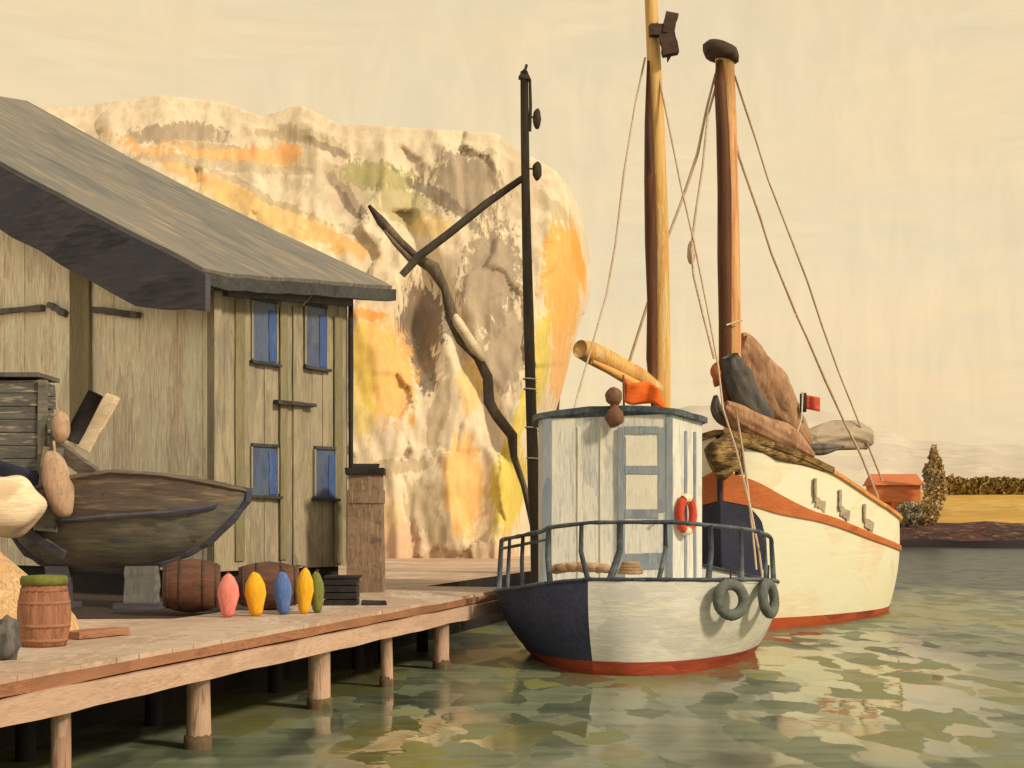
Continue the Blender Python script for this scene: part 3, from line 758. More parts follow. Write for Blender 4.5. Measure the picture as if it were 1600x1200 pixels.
for x0, x1, y0, y1 in ((391,430,470,566), (474,508,478,574), (390,431,696,774), (489,521,700,778)):
    ua, ub = wall_u(x0), wall_u(x1); um = (ua+ub)/2; za, zb = wall_z(um, y1), wall_z(um, y0)
    wf = MB(); fw = .035
    for q0, q1, wdt in ((hw(ua, -.035, zb), hw(ub, -.035, zb), .05),):
        wf.bar(q0, q1, .07, .05, seg=2)
    wo = wf.build('window', Mt['dark_trim'], house)
    for ue in (ua, ub):
        wf = MB(); wf.bar(hw(ue, -.03, za + .03), hw(ue, -.03, zb - .03), .06, fw, up=U, seg=2); wf.build('jamb', Mt['side_planks'], wo)
    pn = MB(); pn.bar(hw(um, -.028, za), hw(um, -.028, zb), .02, ub-ua, up=U, seg=2); pn.build('pane', Mt['blue_pane'], wo)
    sh = MB(); us_ = ub - (ub-ua)*.18
    sh.bar(hw(us_, -.045, za + .02), hw(us_, -.045, za + (zb-za)*.86), .015, (ub-ua)*.3, up=U, seg=4, jit=.3); sh.build('shutter', Mt['bright_blue'], wo)
    sl = MB(); sl.bar(hw(ua - .05, -.05, za - .02), hw(ub + .06, -.05, za - .035), .12, .045, seg=3, jit=.3); sl.build('sill', Mt['dark_trim'], wo)
# boards and ledges on the walls
for x, wdt, z0_, z1_, m in ((440,.16,1.6,5.75,'olive_board'), (462,.22,1.5,5.8,'side_planks'), (372,.2,1.6,5.75,'olive_board'), (526,.2,1.5,5.75,'olive_board')):
    u = wall_u(x); b = MB(); b.bar(hw(u, -.04, z0_), hw(u, -.04, z1_), .03, wdt, up=U, seg=8, jit=.15); b.build('cover_board', Mt[m], house)
u0, u1 = wall_u(425), wall_u(485); b = MB(); b.bar(hw(u0, -.09, wall_z(u0, 628)), hw(u1, -.09, wall_z(u1, 634)), .12, .06, seg=4, jit=.5); b.build('ledge', Mt['dark_trim'], house)
u0 = wall_u(466); b = MB(); b.tube([hw(u0, -.1, wall_z(u0, 478)), hw(u0 + .3, -.3, wall_z(u0, 438))], .02, 6); b.build('bracket', Mt['rope_tan'], house)
def gab_w(x): k = (x-800)/FPX; return (22*k + 4.65) / (W.x - k*W.y)
def gab_z(q, y): return EYE + (HOR - y)/FPX * (22 + W.y*q)
q = gab_w(130); b = MB(); b.bar(hw(-.06, q, gab_z(q, 690)), hw(-.06, q, gab_z(q, 395)), .05, .5, up=W, seg=8, jit=.12); b.build('cover_board', Mt['olive_board'], house)
for xa, ya, xb, yb in ((-60, 492, 72, 482), (82, 476, 108, 492), (152, 484, 222, 494), (-40, 690, 20, 690)):
    qa, qb_ = gab_w(xa), gab_w(xb); b = MB(); b.bar(hw(-.07, qa, gab_z(qa, ya)), hw(-.07, qb_, gab_z(qb_, yb)), .08, .10, seg=6, jit=.6); b.build('ledge', Mt['slate_cloth'], house)

# brown brick pillar right of the warehouse
pb = P(572, 925, 23.5); pb.z = 1.02
t = thing('brick_pillar', 'brown brick pillar with black cap at the right corner of the warehouse', 'pillar', pb)
b = MB(); n = 14; rings = []
for i in range(n):
    z = pb.z + 1.98*i/(n-1); ww = .30 - .035*i/(n-1) + .012*noise.noise(Vector((i*1.0, 2, 0)))
    rings.append([Vector((pb.x + a*ww + .03*i/n*0, pb.y + bb*ww, z)) for a, bb in ((-1,-1),(1,-1),(1,1),(-1,1))])
b.loft(rings); b.build('shaft', Mt['brick_brown'], t)
b = MB(); b.box(pb + Vector((0, 0, 2.04)), .64, .64, .11, .05, .1); b.box(pb + Vector((-.02, 0, 2.13)), .46, .46, .07, .1, .2); b.build('cap', Mt['black_tar'], t)
b = MB(); b.box(pb + Vector((0, 0, 1.62)), .58, .58, .22); b.build('band', Mt['brick_brown'], t)

# black crate by the pillar
cb0 = P(534, 946, 20.0); cb0.z = 1.03
t = thing('crate', 'black slatted crate on the quay left of the brick pillar', 'crate', cb0)
b = MB()
for k in range(4): b.box(cb0 + Vector((0, -.2, .06 + .1*k)), .46, .03, .085)
for k in range(4): b.box(cb0 + Vector((.215, 0, .06 + .1*k)), .03, .37, .085)
for k in range(4): b.box(cb0 + Vector((-.215, 0, .06 + .1*k)), .03, .37, .085)
for k in range(4): b.box(cb0 + Vector((0, .2, .06 + .1*k)), .46, .03, .085)
b.build('slats', Mt['black_tar'], t)
b = MB(); b.box(cb0 + Vector((.02, 0, .425)), .5, .46, .03, .03); b.build('lid', Mt['black_tar'], t)
b = MB(); b.tube([cb0 + Vector((.3, -.1, .05)), cb0 + Vector((.5, -.14, .045)), cb0 + Vector((.62, -.05, .04))], .05, 8); tag(b.build('rope_end', Mt['black_tar'], None, True), 'short black tarred rope end lying beside the black crate', 'rope')

# ------------------------------------------------------------------ hauled-out boat on the quay
ob = thing('old_boat', 'old brown and grey wooden boat hauled out in front of the warehouse', 'boat', P(200, 950, 20))
ST = [(12,805,822,.08), (40,782,862,.42), (80,764,886,.66), (130,750,893,.8), (200,740,890,.85), (270,744,876,.72), (325,753,848,.48), (362,761,812,.22), (386,767,782,.04)]
def ost(x):
    xs1 = [s[0] for s in ST]
    return tuple(float(np.interp(x, xs1, [s[k] for s in ST])) for k in (1, 2, 3))
OY = 19.9
def oring(x, lo, hi, n=6, side=-1):
    sy, ky, hbr = ost(x); r = []
    for i in range(n + 1):
        f = lo + (hi - lo) * i / n           # 0 keel, 1 sheer
        y = ky + (sy - ky) * f
        br = hbr * (f ** .55) if f > 0 else 0
        p = P(x, y, OY); r.append(Vector((p.x, OY + side*br, p.z)))
    return r
oxs = [12 + (386-12)*i/36 for i in range(37)]
def strip(lo, hi, m, name, n=5):
    b = MB()
    for side in (-1, 1):
        b.loft([oring(x, lo, hi, n, side) for x in oxs], closed=False, cap=False, flip=side > 0)
    return b.build(name, m, ob, True)
strip(0, .56, Mt['old_grey'], 'hull_bottom'); strip(.56, 1.0, Mt['old_brown'], 'topside')
b = MB(); b.tube([oring(x, .56, .56, 1)[0] + Vector((0, -.02, 0)) for x in oxs[6:33]], .045, 6, .5); b.build('rubbing_strake', Mt['tarred_board'], ob)
b = MB()
for sd1 in (-1, 1): b.tube([oring(x, 1, 1, 1, sd1)[0] for x in oxs], .035, 6, .5)
b.build('gunwale', Mt['old_brown'], ob)
b = MB(); b.tube([oring(x, 0, 0, 1)[0] for x in oxs] + [P(388, 762, OY)], .06, 6, .4); b.build('keel', Mt['tarred_board'], ob)
b = MB(); r1 = [oring(x, .8, .8, 1, -1)[0] for x in oxs]; r2 = [oring(x, .8, .8, 1, 1)[0] for x in oxs]
b.loft([r1, r2], closed=False, cap=False); b.build('deck', Mt['old_brown'], ob)
# its cabin: dark slatted planks
b = MB()
for k in range(9):
    z = P(0, 768 - 20*k, OY).z
    b.box((P(2, 0, OY).x - .05, OY - .02 - .01*(k % 2), z), 1.35 + .04*(k % 3), .74, .17, .0, .05)
cabin = b.build('cabin', Mt['slat_grey'], ob)
b = MB(); cx = P(79, 0, OY).x
b.bar((cx, OY - .37, P(0, 780, OY).z), (cx + .02, OY - .37, P(0, 598, OY).z), .12, .1, up=(1, 0, 0), seg=6, jit=.2); b.build('corner_post', Mt['old_grey'], cabin)
b = MB(); b.box((P(0, 0, OY).x - .05, OY, P(0, 590, OY).z), 1.5, .9, .06, .0); b.build('roof', Mt['slate_cloth'], cabin)
b = MB(); b.tube([P(112, 690, OY - .2), P(120, 672, OY - .2), P(150, 614, OY - .2)], [.1, .115, .11], 10, .05); b.build('funnel', Mt['black_tar'], ob, True)
b = MB(); b.bar(P(82, 694, OY - .42), P(172, 762, OY - .72), .12, .2, seg=6, jit=.15); b.build('tiller', Mt['old_brown'], ob)
b = MB(); b.bar(P(86, 700, OY - .5), P(70, 830, OY - .62), .14, .28, up=(1, 0, 0), seg=6, jit=.15); b.build('rudder_post', Mt['old_grey'], ob)
b = MB(); b.bar(P(100, 868, OY - .72), P(20, 815, OY - .35), .06, .12, seg=6, jit=.2); b.build('stern_board', Mt['tarred_board'], ob)
# two props that hold it up
for x, wd, m in ((222, .42, 'prop_grey'), (92, .3, 'tarred_board')):
    q = P(x, 950, OY - .1); z1 = P(x, 884, OY).z
    t = thing('boat_prop', 'thick grey timber prop under the old brown boat' if x > 200 else 'dark timber prop under the stern of the old brown boat', 'prop', (q.x, q.y, 1.02), None)
    b = MB(); b.bar((q.x, q.y, 1.02), (q.x, q.y, z1), .3, wd, up=(1, 0, 0), seg=6, jit=.12); b.build('post', Mt[m], t)
    b = MB(); b.box((q.x, q.y, 1.06), wd*1.5, .7, .08); b.build('foot', Mt['tarred_board'], t)
# pale plank, fenders, tarp and sail bag on and round it
b = MB(); b.bar(P(128, 702, OY - .12), P(178, 618, OY + .08), .05, .22, up=(1, 0, .5), seg=6, jit=.2); b.wob(.02)
tag(b.build('plank', Mt['cream_cloth']), 'pale cream plank leaning beside the black funnel of the old boat', 'plank')
rot = Matrix.Rotation(R(10), 3, 'Y')
b = MB(); b.blob(P(91, 757, OY - .78), .2, .16, .46, .08, 16, 12, 1, Matrix.Rotation(R(-12), 3, 'Y'))
t = thing('fender', 'long tan sausage fender hanging on the side of the old boat', 'fender', P(91, 757, OY - .78)); b.build('body', Mt['tan_float'], t, True)
b = MB(); b.tube([P(86, 715, OY - .75), P(84, 690, OY - .55)], .02, 6); b.build('lanyard', Mt['rope_tan'], t)
b = MB(); b.blob(P(95, 668, OY - .5), .13, .11, .22, .08, 14, 10, 2)
t = thing('fender', 'small pinkish tan float beside the slatted cabin corner', 'fender', P(95, 668, OY - .5)); b.build('body', Mt['tan_float'], t, True)
b = MB(); b.tube([P(93, 650, OY - .5), P(88, 636, OY - .42)], .015, 6); b.build('lanyard', Mt['rope_tan'], t)
rows_ = []
for i in range(9):
    rows_.append([P(-40 + 104*j/10 + 6*math.sin(i + j), 702 + 5*j*.8 + (78 * (i/8)) * (.55 + .05*j + .2*noise.noise(Vector((j*.6, 3, 0)))), OY - .46 - .12*math.sin(j*1.3)*i/8) for j in range(11)])
b = MB(); b.sheet(rows_, .03); tag(b.build('tarpaulin', Mt['navy_light'], None, True), 'dark navy tarpaulin hanging below the slatted cabin', 'tarpaulin')
b = MB(); b.blob(P(8, 790, 18.8), .50, .32, .42, .13, 40, 28, 4, None, 1.3)
tag(b.build('sail_bag', Mt['cream_cloth'], None, True), 'pale cream sail bag under the navy tarpaulin at the left edge', 'bag')
# heap of ochre nets at the left edge
hp = P(-5, 1000, 15.2); b = MB(); rings = []
for i in range(12):
    f = i / 11; z = 1.0 + 1.25 * f; r = .82 * (1 - f ** 1.3) + .05
    rings.append([Vector((hp.x + math.cos(a)*r*(1 + .25*noise.noise(Vector((math.cos(a)*2, math.sin(a)*2, f*2)))) - .35*f, hp.y + math.sin(a)*r*.8*(1 + .25*noise.noise(Vector((math.cos(a)*2, 5 + math.sin(a)*2, f*2)))), z)) for a in [2*math.pi*k/26 for k in range(26)]])
b.loft(rings); tag(b.build('net_heap', Mt['ochre_net'], None, True), 'tall heap of ochre nets behind the barrel at the left edge', 'nets')
b = MB(); ms = P(8, 1045, 12.3); b.blob((ms.x, ms.y, 1.2), .13, .13, .22, .25, 32, 22, 12); tag(b.build('mooring_stone', Mt['slate_cloth'], None, True), 'dark grey stone at the pier edge, bottom left corner', 'stone')

# barrel with green lid
bp = P(69, 1010, 13.6); bp.z = 1.058
t = thing('barrel', 'upright brown barrel with a green lid on the pier', 'barrel', bp)
b = MB(); n = 20; rings = []
for i in range(13):
    f = i / 12; r = .205 + .045 * math.sin(f * math.pi)
    rings.append([bp + Vector((math.cos(2*math.pi*k/n)*r, math.sin(2*math.pi*k/n)*r, .60*f)) * 1 for k in range(n)])
b.loft(rings); b.build('staves', Mt['barrel_wood'], t, True)
for z in (.06, .2, .42, .54):
    f = z/.6; r = .205 + .045*math.sin(f*math.pi) + .004; b = MB(); b.lathe(bp + Vector((0, 0, z - .018)), [(r - .01, 0), (r, 0), (r, .036), (r - .01, .036)], 20); b.build('hoop', Mt['brown_beam'], t, True)
b = MB(); b.lathe(bp + Vector((0, 0, .59)), [(.19, 0), (.222, .0), (.226, .05), (.21, .085), (.05, .095)], 20, jit=.05); b.build('lid', Mt['moss_green'], t, True)
b = MB(); q = P(112, 990, 14.3); 
b.bar((q.x, q.y, 1.10), (q.x + .35, q.y + .6, 1.10), .22, .07, seg=4, jit=.2); tag(b.build('board', Mt['brown_beam']), 'short brown board lying on the pier right of the barrel', 'board')
# kegs behind the floats
for x, y, Yk, r, L, lab in ((300, 960, 18.3, .36, .72, 'big dark brown keg lying on its side left of the pink float'), (420, 955, 18.9, .33, .8, 'dark brown keg lying behind the blue and yellow floats')):
    q = P(x, y, Yk); q.z = 1.03 + r + .02
    t = thing('keg', lab, 'keg', (q.x, q.y, 1.03)); ax = Vector((.98, .18, 0)).normalized()
    b = MB(); b.lathe(q - ax*L/2, [(r*.75, 0), (r*.9, L*.2), (r, L*.5), (r*.9, L*.8), (r*.75, L)], 20, ax); b.build('staves', Mt['keg_wood'], t, True)
    for f in (.08, .3, .7, .92):
        rr_ = np.interp(f, [0, .2, .5, .8, 1], [r*.75, r*.9, r, r*.9, r*.75]) + .004
        b = MB(); b.lathe(q - ax*L/2 + ax*(L*f - .02), [(rr_-.01, 0), (rr_, 0), (rr_, .04), (rr_-.01, .04)], 20, ax); b.build('hoop', Mt['dark_brown'], t, True)
# coloured floats
FL = [(356, 897, 965, 17, 'float_pink', 'pink spindle float, leftmost of the standing floats', 17.5), (400, 893, 962, 17, 'float_yellow', 'fat yellow spindle float between the pink and the blue float', 17.7), (443, 890, 957, 15, 'float_blue', 'blue spindle float standing between two yellow floats', 18.0), (475, 884, 956, 14, 'float_yellow', 'taller slim yellow spindle float between the blue and the green float', 18.1), (496, 890, 955, 12, 'float_green', 'olive green spindle float, rightmost of the standing floats', 18.3)]
for x, y0, y1, hw_, m, lab, Yf in FL:
    q = P(x, y1, Yf); q.z = 1.056; H = (y1 - y0)/FPX*Yf; r = hw_/FPX*Yf
    t = thing('net_float', lab, 'float', q, 'coloured net floats on the pier')
    prof = [(r*.35, 0), (r*.62, H*.08), (r*.72, H*.22), (r, H*.5), (r*.9, H*.72), (r*.5, H*.92), (r*.15, H)]
    b = MB(); b.lathe(q, prof, 14, Vector((random.uniform(-.05, .05), 0, 1)), .06); b.build('body', Mt[m], t, True)
    b = MB(); b.lathe(q + Vector((0, 0, H - .01)), [(.02, 0), (.02, .03), (.01, .035)], 8); b.build('peg', Mt['dark_brown'], t)

# ------------------------------------------------------------------ derrick pole at the pier end, and the crooked dead tree
PY = 27.0
pole = thing('derrick_pole', 'tall dark wooden pole with slanting strut behind the pier end', 'pole', (P(838, 900, PY).x, PY, 1.02))
b = MB(); ptx = [(840, 915), (838, 830), (834, 760), (830, 640), (826, 500), (823, 380), (821, 280), (820, 200), (819, 112)]
b.tube([P(x, y, PY) for x, y in ptx], [.13, .125, .12, .105, .10, .095, .085, .085, .075], 9, .06); b.build('shaft', Mt['pole_dark'], pole, True)
b = MB(); b.loft([[P(810, 122, PY) + Vector((0, q, 0)) for q in (-.1, .1)] + [P(830, 127, PY) + Vector((0, q, 0)) for q in (.1, -.1)], [P(818, 108, PY) + Vector((0, q, 0)) for q in (-.03, .03)] + [P(822, 108, PY) + Vector((0, q, 0)) for q in (.03, -.03)]]); b.tube([P(820, 112, PY), P(823, 101, PY)], .03, 6); b.build('cap', Mt['pole_dark'], pole)
b = MB(); b.tube([P(828, 128, PY), P(829, 165, PY), P(828, 205, PY)], .035, 6, .3); b.build('splice', Mt['pole_dark'], pole)
b = MB(); b.tube([P(820, 276, PY), P(760, 318, PY - .1), P(700, 366, PY - .15), P(655, 400, PY - .2), P(628, 430, PY - .2)], [.06, .075, .08, .085, .07], 8, .1); b.build('strut', Mt['pole_dark'], pole, True)
for y in (186, 267):
    b = MB(); b.blob(P(839, y, PY), .085, .08, .20, .15, 10, 8, y); bl = b.build('pulley_block', Mt['pole_dark'], pole, True)
    b = MB(); b.tube([P(824, y - 4, PY), P(838, y - 2, PY)], .018, 6); b.build('hook', Mt['pole_dark'], bl)
for y in (596, 612, 672, 720):
    c = P(828 + (y-600)*.04, y, PY); b = MB()
    b.tube([c + Vector((math.cos(a)*.125, math.sin(a)*.125, .03*a/3 - .02*math.cos(a))) for a in [2*math.pi*k/14 for k in range(15)]], .014, 5); b.build('lashing', Mt['cream'], pole)
dt = thing('dead_tree', 'crooked bare brown dead trunk leaning against the pole', 'tree', (P(838, 880, 27.4).x, 27.4, 1.02))
b = MB(); tp_ = [(842, 895), (836, 825), (818, 760), (803, 712), (800, 680), (778, 650), (765, 630), (762, 590), (748, 560), (722, 530), (706, 495), (694, 452), (676, 420), (650, 402), (622, 376), (596, 345), (577, 322)]
b.tube([P(x, y, 27.35 + .15*math.sin(i)) for i, (x, y) in enumerate(tp_)], [.115,.10,.08,.085,.11,.095,.10,.085,.11,.095,.115,.09,.12,.125,.09,.085,.035], 11, .45); b.wob(.06, 3.5); b.build('trunk', Mt['branch_bark'], dt, True)
b = MB(); b.tube([P(700, 478, 27.3), P(716, 505, 27.15), P(742, 545, 27.1), P(756, 562, 27.2)], [.04, .1, .1, .05], 8, .2); b.build('branch', Mt['cream_cloth'], dt, True)
b = MB(); b.tube([P(664, 412, 27.3), P(640, 405, 27.2), P(618, 382, 27.2), P(600, 360, 27.25)], [.05, .06, .05, .025], 7, .2); b.build('branch', Mt['branch_bark'], dt, True)

# ------------------------------------------------------------------ small fishing boat, seen from astern
port_d = [(2.95,28.2,1.55), (2.0,27.2,1.30), (.95,25.8,1.17), (.15,24.3,1.10), (-.22,23.0,1.11), (-.24,22.25,1.14), (.02,21.72,1.20), (.5,21.25,1.30), (1.13,20.9,1.378)]
star_d = [(1.13,20.9,1.378), (1.7,20.66,1.385), (2.4,20.6,1.385), (3.1,20.8,1.375), (3.7,21.3,1.36), (4.1,22.0,1.31), (4.34,23.0,1.24), (4.48,24.4,1.2), (4.25,26.0,1.25), (3.65,27.3,1.38), (2.95,28.2,1.55)]
port_w = [(2.85,27.6), (2.1,27.0), (1.2,26.0), (.6,24.9), (.35,23.8), (.42,22.6), (.6,21.8), (.9,21.0), (1.2,20.55)]
star_w = [(1.2,20.55), (1.75,20.35), (2.4,20.6), (2.95,21.2), (3.45,22.0), (3.8,22.9), (4.1,23.9), (4.15,25.0), (3.85,26.2), (3.15,27.0), (2.85,27.6)]
PD, SD_ = catmull(port_d, 5), catmull(star_d, 5)
PW, SW = catmull([p + (0,) for p in port_w], 5), catmull([p + (0,) for p in star_w], 5)
fb = thing('fishing_boat', 'grey-white fishing boat with tall square wheelhouse moored stern towards the viewer', 'boat', (2.2, 23, 0))
def hull_rings(D, Wl, levels, bulge=.12):
    rings = []
    for f in levels:                              # f<0 : below the water
        r = []
        for d, w_ in zip(D, Wl):
            if f < 0: x, y, z = w_[0] + (2.2 - w_[0])*-f*.25, w_[1] + (23.5 - w_[1])*-f*.12, f*.6
            else:
                g = f ** 1.0; bl = bulge * math.sin(f*math.pi)
                x = w_[0] + (d[0]-w_[0])*g; y = w_[1] + (d[1]-w_[1])*g; z = d[2]*f
                v2 = Vector((x - 2.2, y - 24, 0)); v2.normalize(); x += v2.x*bl; y += v2.y*bl
            r.append(Vector((x, y, z)))
        rings.append(r)
    return rings
LV = [.13 + .87*i/9 for i in range(10)]
MB().loft(hull_rings(PD, PW, LV), closed=False, cap=False).build('hull_side', Mt['navy'], fb, True, label='navy black port quarter of the hull')  # navy paint also carries the shade of this quarter
MB().loft(hull_rings(SD_, SW, LV), closed=False, cap=False).build('hull', Mt['grey_white'], fb, True)
def out(r, c=(2.2, 24), k=.012): return [p + (Vector((p.x-c[0], p.y-c[1], 0)).normalized())*k for p in r]
b = MB()
for D, Wl in ((PD, PW), (SD_, SW)):
    b.loft([out(r) for r in hull_rings(D, Wl, [-.8, -.3, 0, .05, .10, .145])], closed=False, cap=False)
b.build('boot_stripe', Mt['red_lead'], fb, True)
ALL = [Vector(p) for p in PD] + [Vector(p) for p in SD_[1:]]
b = MB(); dk = [p - Vector((0, 0, .06)) for p in ALL]; cen = Vector((2.2, 23.8, 1.22))
b.v = dk + [cen]; b.f = [[i, i+1, len(dk)] for i in range(len(dk)-1)]
b.build('deck', Mt['grey_white'], fb)
b = MB(); b.tube(ALL, .032, 6, .3); b.build('rubbing_rail', Mt['rail_paint'], fb, True)
# stern railing
RL = [Vector(p) for p in catmull(port_d[4:], 5)] + [Vector(p) for p in catmull(star_d[:7], 5)][1:]
cx_ = Vector((2.1, 23.6, 0))
nR = len(RL)
def railp(i, h):
    p = RL[i]; d = Vector((p.x - cx_.x, p.y - cx_.y, 0)).normalized()
    return p - d * (.05 + .06*h) + Vector((0, 0, h))
def rail_h(i):
    f = i / (nR-1); return .80 if f < .3 else (.84 if f < .6 else .84 - .2*(f-.6)/.4)
b = MB(); b.tube([railp(i, rail_h(i)) for i in range(2, nR)], .032, 7, .35); b.build('top_rail', Mt['rail_paint'], fb, True)
b = MB(); b.tube([railp(i, .66) for i in range(2, 16)], .024, 6, .35); b.build('mid_rail', Mt['rail_paint'], fb, True)
for i, lean, r in ((4, 0, .045), (8, 0, .035), (11, .04, .035), (15, .06, .05), (19, .12, .04), (24, -.14, .055), (29, -.1, .04), (34, -.06, .045), (38, -.03, .045), (43, 0, .04), (47, 0, .045)):
    if i >= nR: continue
    a, c = railp(i, 0.0), railp(i, rail_h(i)); dirv = (RL[min(i+1, nR-1)] - RL[i-1]).normalized()
    b = MB(); b.tube([a - dirv*lean*-1, a.lerp(c, .5), c], [r, r*.9, r*.8], 7, .2); b.build('stanchion', Mt['rail_paint'], fb, True)
# wheelhouse
wx0, wx1, wy = P(847, 0, 22.6).x, P(1049, 0, 22.6).x, 22.6
plan = [(wx0, wy), (wx1, wy), (3.14, 23.25), (3.05, 25.0), (2.6, 25.2), (.9, 25.2), (wx0 - .02, 24.8), (wx0 - .05, wy + .35)]
def roofz(x): return 3.90 + .15 * (1 - ((x - 1.75)/1.5) ** 2)
b = MB()
fine = []
for (xa, ya), (xb, yb) in zip(plan, plan[1:] + plan[:1]):
    for k in range(8): fine.append((xa + (xb-xa)*k/8, ya + (yb-ya)*k/8))
b.loft([[Vector((x, y, 1.16)) for x, y in fine], [Vector((x, y, 2.6)) for x, y in fine], [Vector((x, y, roofz(x) - .02)) for x, y in fine]], cap=False)
wh = b.build('wheelhouse', Mt['cabin_white'], fb)
rp = []
cxp, cyp = 1.78, 23.9
for x, y in fine:
    d = Vector((x - cxp, y - cyp, 0)); d.normalize(); rp.append((x + d.x*.1, y + d.y*.08))
b = MB(); b.loft([[Vector((x, y, roofz(x) - .05)) for x, y in rp], [Vector((x, y, roofz(x) + .04)) for x, y in rp], [Vector((cxp + (x-cxp)*.5, cyp + (y-cyp)*.5, roofz(cxp + (x-cxp)*.5) + .06)) for x, y in rp]]); b.wob(.015, 3)
b.build('roof', Mt['rail_paint'], wh)
yf = wy - .012
for x, wd in ((wx0 + .08, .15), (wx1 - .03, .1)):
    b = MB(); b.bar((x, yf, 1.2), (x, yf, roofz(x) - .06), .03, wd, up=(1, 0, 0), seg=8, jit=.12); b.build('corner_post', Mt['blue_grey'], wh)
b = MB()
for x in (905, 940, 1): 
    if x > 1: xx = P(x, 0, wy).x; b.bar((xx, yf, 1.3), (xx, yf, 3.75), .012, .05, up=(1, 0, 0), seg=8, jit=.4)
b.build('batten', Mt['cabin_panel'], wh)
dx0, dx1 = P(966, 0, wy).x, P(1038, 0, wy).x; dxm = (dx0+dx1)/2
b = MB(); yd = wy - .02
b.bar((dxm, yd, 1.22), (dxm, yd, 3.68), .03, dx1-dx0, up=(1, 0, 0), seg=4); door = b.build('door', Mt['cabin_white'], wh)
def dz(y): return EYE + (HOR - y)/FPX*wy
b = MB()
b.bar((dx0 + .05, yd - .02, 1.25), (dx0 + .05, yd - .02, dz(668)), .02, .11, up=(1, 0, 0), seg=6, jit=.2)
b.bar((dx1 - .05, yd - .02, dz(800)), (dx1 - .05, yd - .02, dz(668)), .02, .10, up=(1, 0, 0), seg=6, jit=.2)
for y in (672, 735, 803): b.bar((dx0 + .1, yd - .025, dz(y)), (dx1 - .1, yd - .025, dz(y)), .02, .12, seg=4, jit=.2)
b.bar((dx0 + .12, yd - .02, dz(878)), (dx1 - .02, yd - .02, dz(876)), .02, .26, seg=4, jit=.08)
b.build('door_frame', Mt['blue_grey'], door)
for ya, yb in ((683, 728), (742, 796)):
    b = MB(); b.bar((dxm, yd - .022, dz(yb)), (dxm, yd - .022, dz(ya)), .012, dx1-dx0-.24, up=(1, 0, 0), seg=3); b.build('pane', Mt['cabin_panel'], door)
b = MB(); b.lathe((dx1 - .12, yd - .03, dz(815)), [(.018, 0), (.018, .05), (.03, .055), (.03, .075)], 10, (0, -1, 0)); b.build('handle', Mt['rail_paint'], door)
# side (chamfer) boards
b = MB(); a0 = Vector((wx1, wy, 0)); a1 = Vector((3.14, 23.25, 0)); nrm = Vector((.64, -.5, 0)).normalized()
for f in (.45, .75): q = a0.lerp(a1, f) + nrm*.01; b.bar(q + Vector((0, 0, 1.3)), q + Vector((0, 0, 3.7)), .015, .06, up=(a1 - a0), seg=6, jit=.3)
b.build('batten', Mt['blue_grey'], wh)
# lamp on the wheelhouse roof edge
b = MB(); b.blob(P(960, 652, 22.42), .15, .12, .16, .15, 14, 9, 3); b.tube([P(960, 640, 22.45), P(960, 628, 22.45)], .07, 8); lm = b.build('search_lamp', Mt['lamp_brown'], fb, True)
b = MB(); b.blob(P(959, 620, 22.44), .135, .12, .15, .1, 14, 9, 7); b.build('lamp_head', Mt['lamp_brown'], lm, True)
# mast, boom and rigging
MY = 25.5
b = MB(); mp = [(1034, 905), (1034, 780), (1033, 640), (1032, 500), (1030, 350), (1026, 200), (1021, 80), (1017, 0), (1012, -160)]
b.tube([P(x, y, MY) for x, y in mp], [.185, .18, .175, .175, .165, .145, .125, .115, .09], 14, .03); mast = b.build('mast', Mt['mast_yellow'], fb, True)
b = MB(); b.tube([P(x - 13 + (0 if y > 100 else 3), y, MY - .17) for x, y in ((1034, 640), (1031, 560), (1032, 470), (1030, 380), (1028, 280), (1026, 190), (1023, 95))], [.04, .10, .085, .105, .09, .07, .025], 8, .2); b.build('mast_shade_strip', Mt['mast_shade_brown'], mast, True)  # shaded left side of the mast, added as a dark strip
b = MB(); q0 = P(1020, 48, MY - .2)
b.box(P(1033, 48, MY - .25), .42, .16, .20, .1, .1); br_ = b.build('masthead_bracket', Mt['dark_brown'], mast)
b = MB(); b.bar(P(1050, 22, MY - .25), P(1043, 54, MY - .25), .2, .22, up=(1, 0, 0), seg=4, jit=.2); b.build('lantern', Mt['dark_brown'], br_)
b = MB(); b.bar(P(1042, 54, MY - .25), P(1048, 86, MY - .25), .2, .28, up=(1, 0, 0), seg=4, jit=.2); b.tube([P(1046, 84, MY - .25), P(1043, 97, MY - .25)], [.06, .01], 6); b.build('lantern', Mt['dark_brown'], br_)
b = MB(); bpts = [(906, 545), (925, 552), (960, 570), (1000, 592), (1026, 612)]
b.tube([P(x, y, 24.4 + i*.25) for i, (x, y) in enumerate(bpts)], [.16, .2, .2, .19, .17], 12, .1); bm = b.build('boom', Mt['mast_yellow'], fb, True)
b = MB(); b.tube([P(x, y + 13, 24.3 + i*.25) for i, (x, y) in enumerate(bpts[1:])], [.04, .08, .09, .08], 8, .2); b.build('furled_edge', Mt['orange_wood'], bm, True)
def stay(pts, Y0, Y1, r, parent):
    n = len(pts) - 1; b = MB(); b.tube([P(x, y, Y0 + (Y1-Y0)*i/n) for i, (x, y) in enumerate(pts)], r, 5, .3); return b.build('stay', Mt['rigging'], parent, True)
stay([(1008,90),(992,165),(975,270),(962,380),(948,460),(925,540),(905,610),(893,655)], MY, 23.2, .018, fb)
stay([(1024,95),(1044,190),(1064,290),(1085,380),(1105,480),(1122,570),(1130,640),(1150,700),(1172,790),(1186,860),(1192,905)], MY, 22.6, .018, fb)
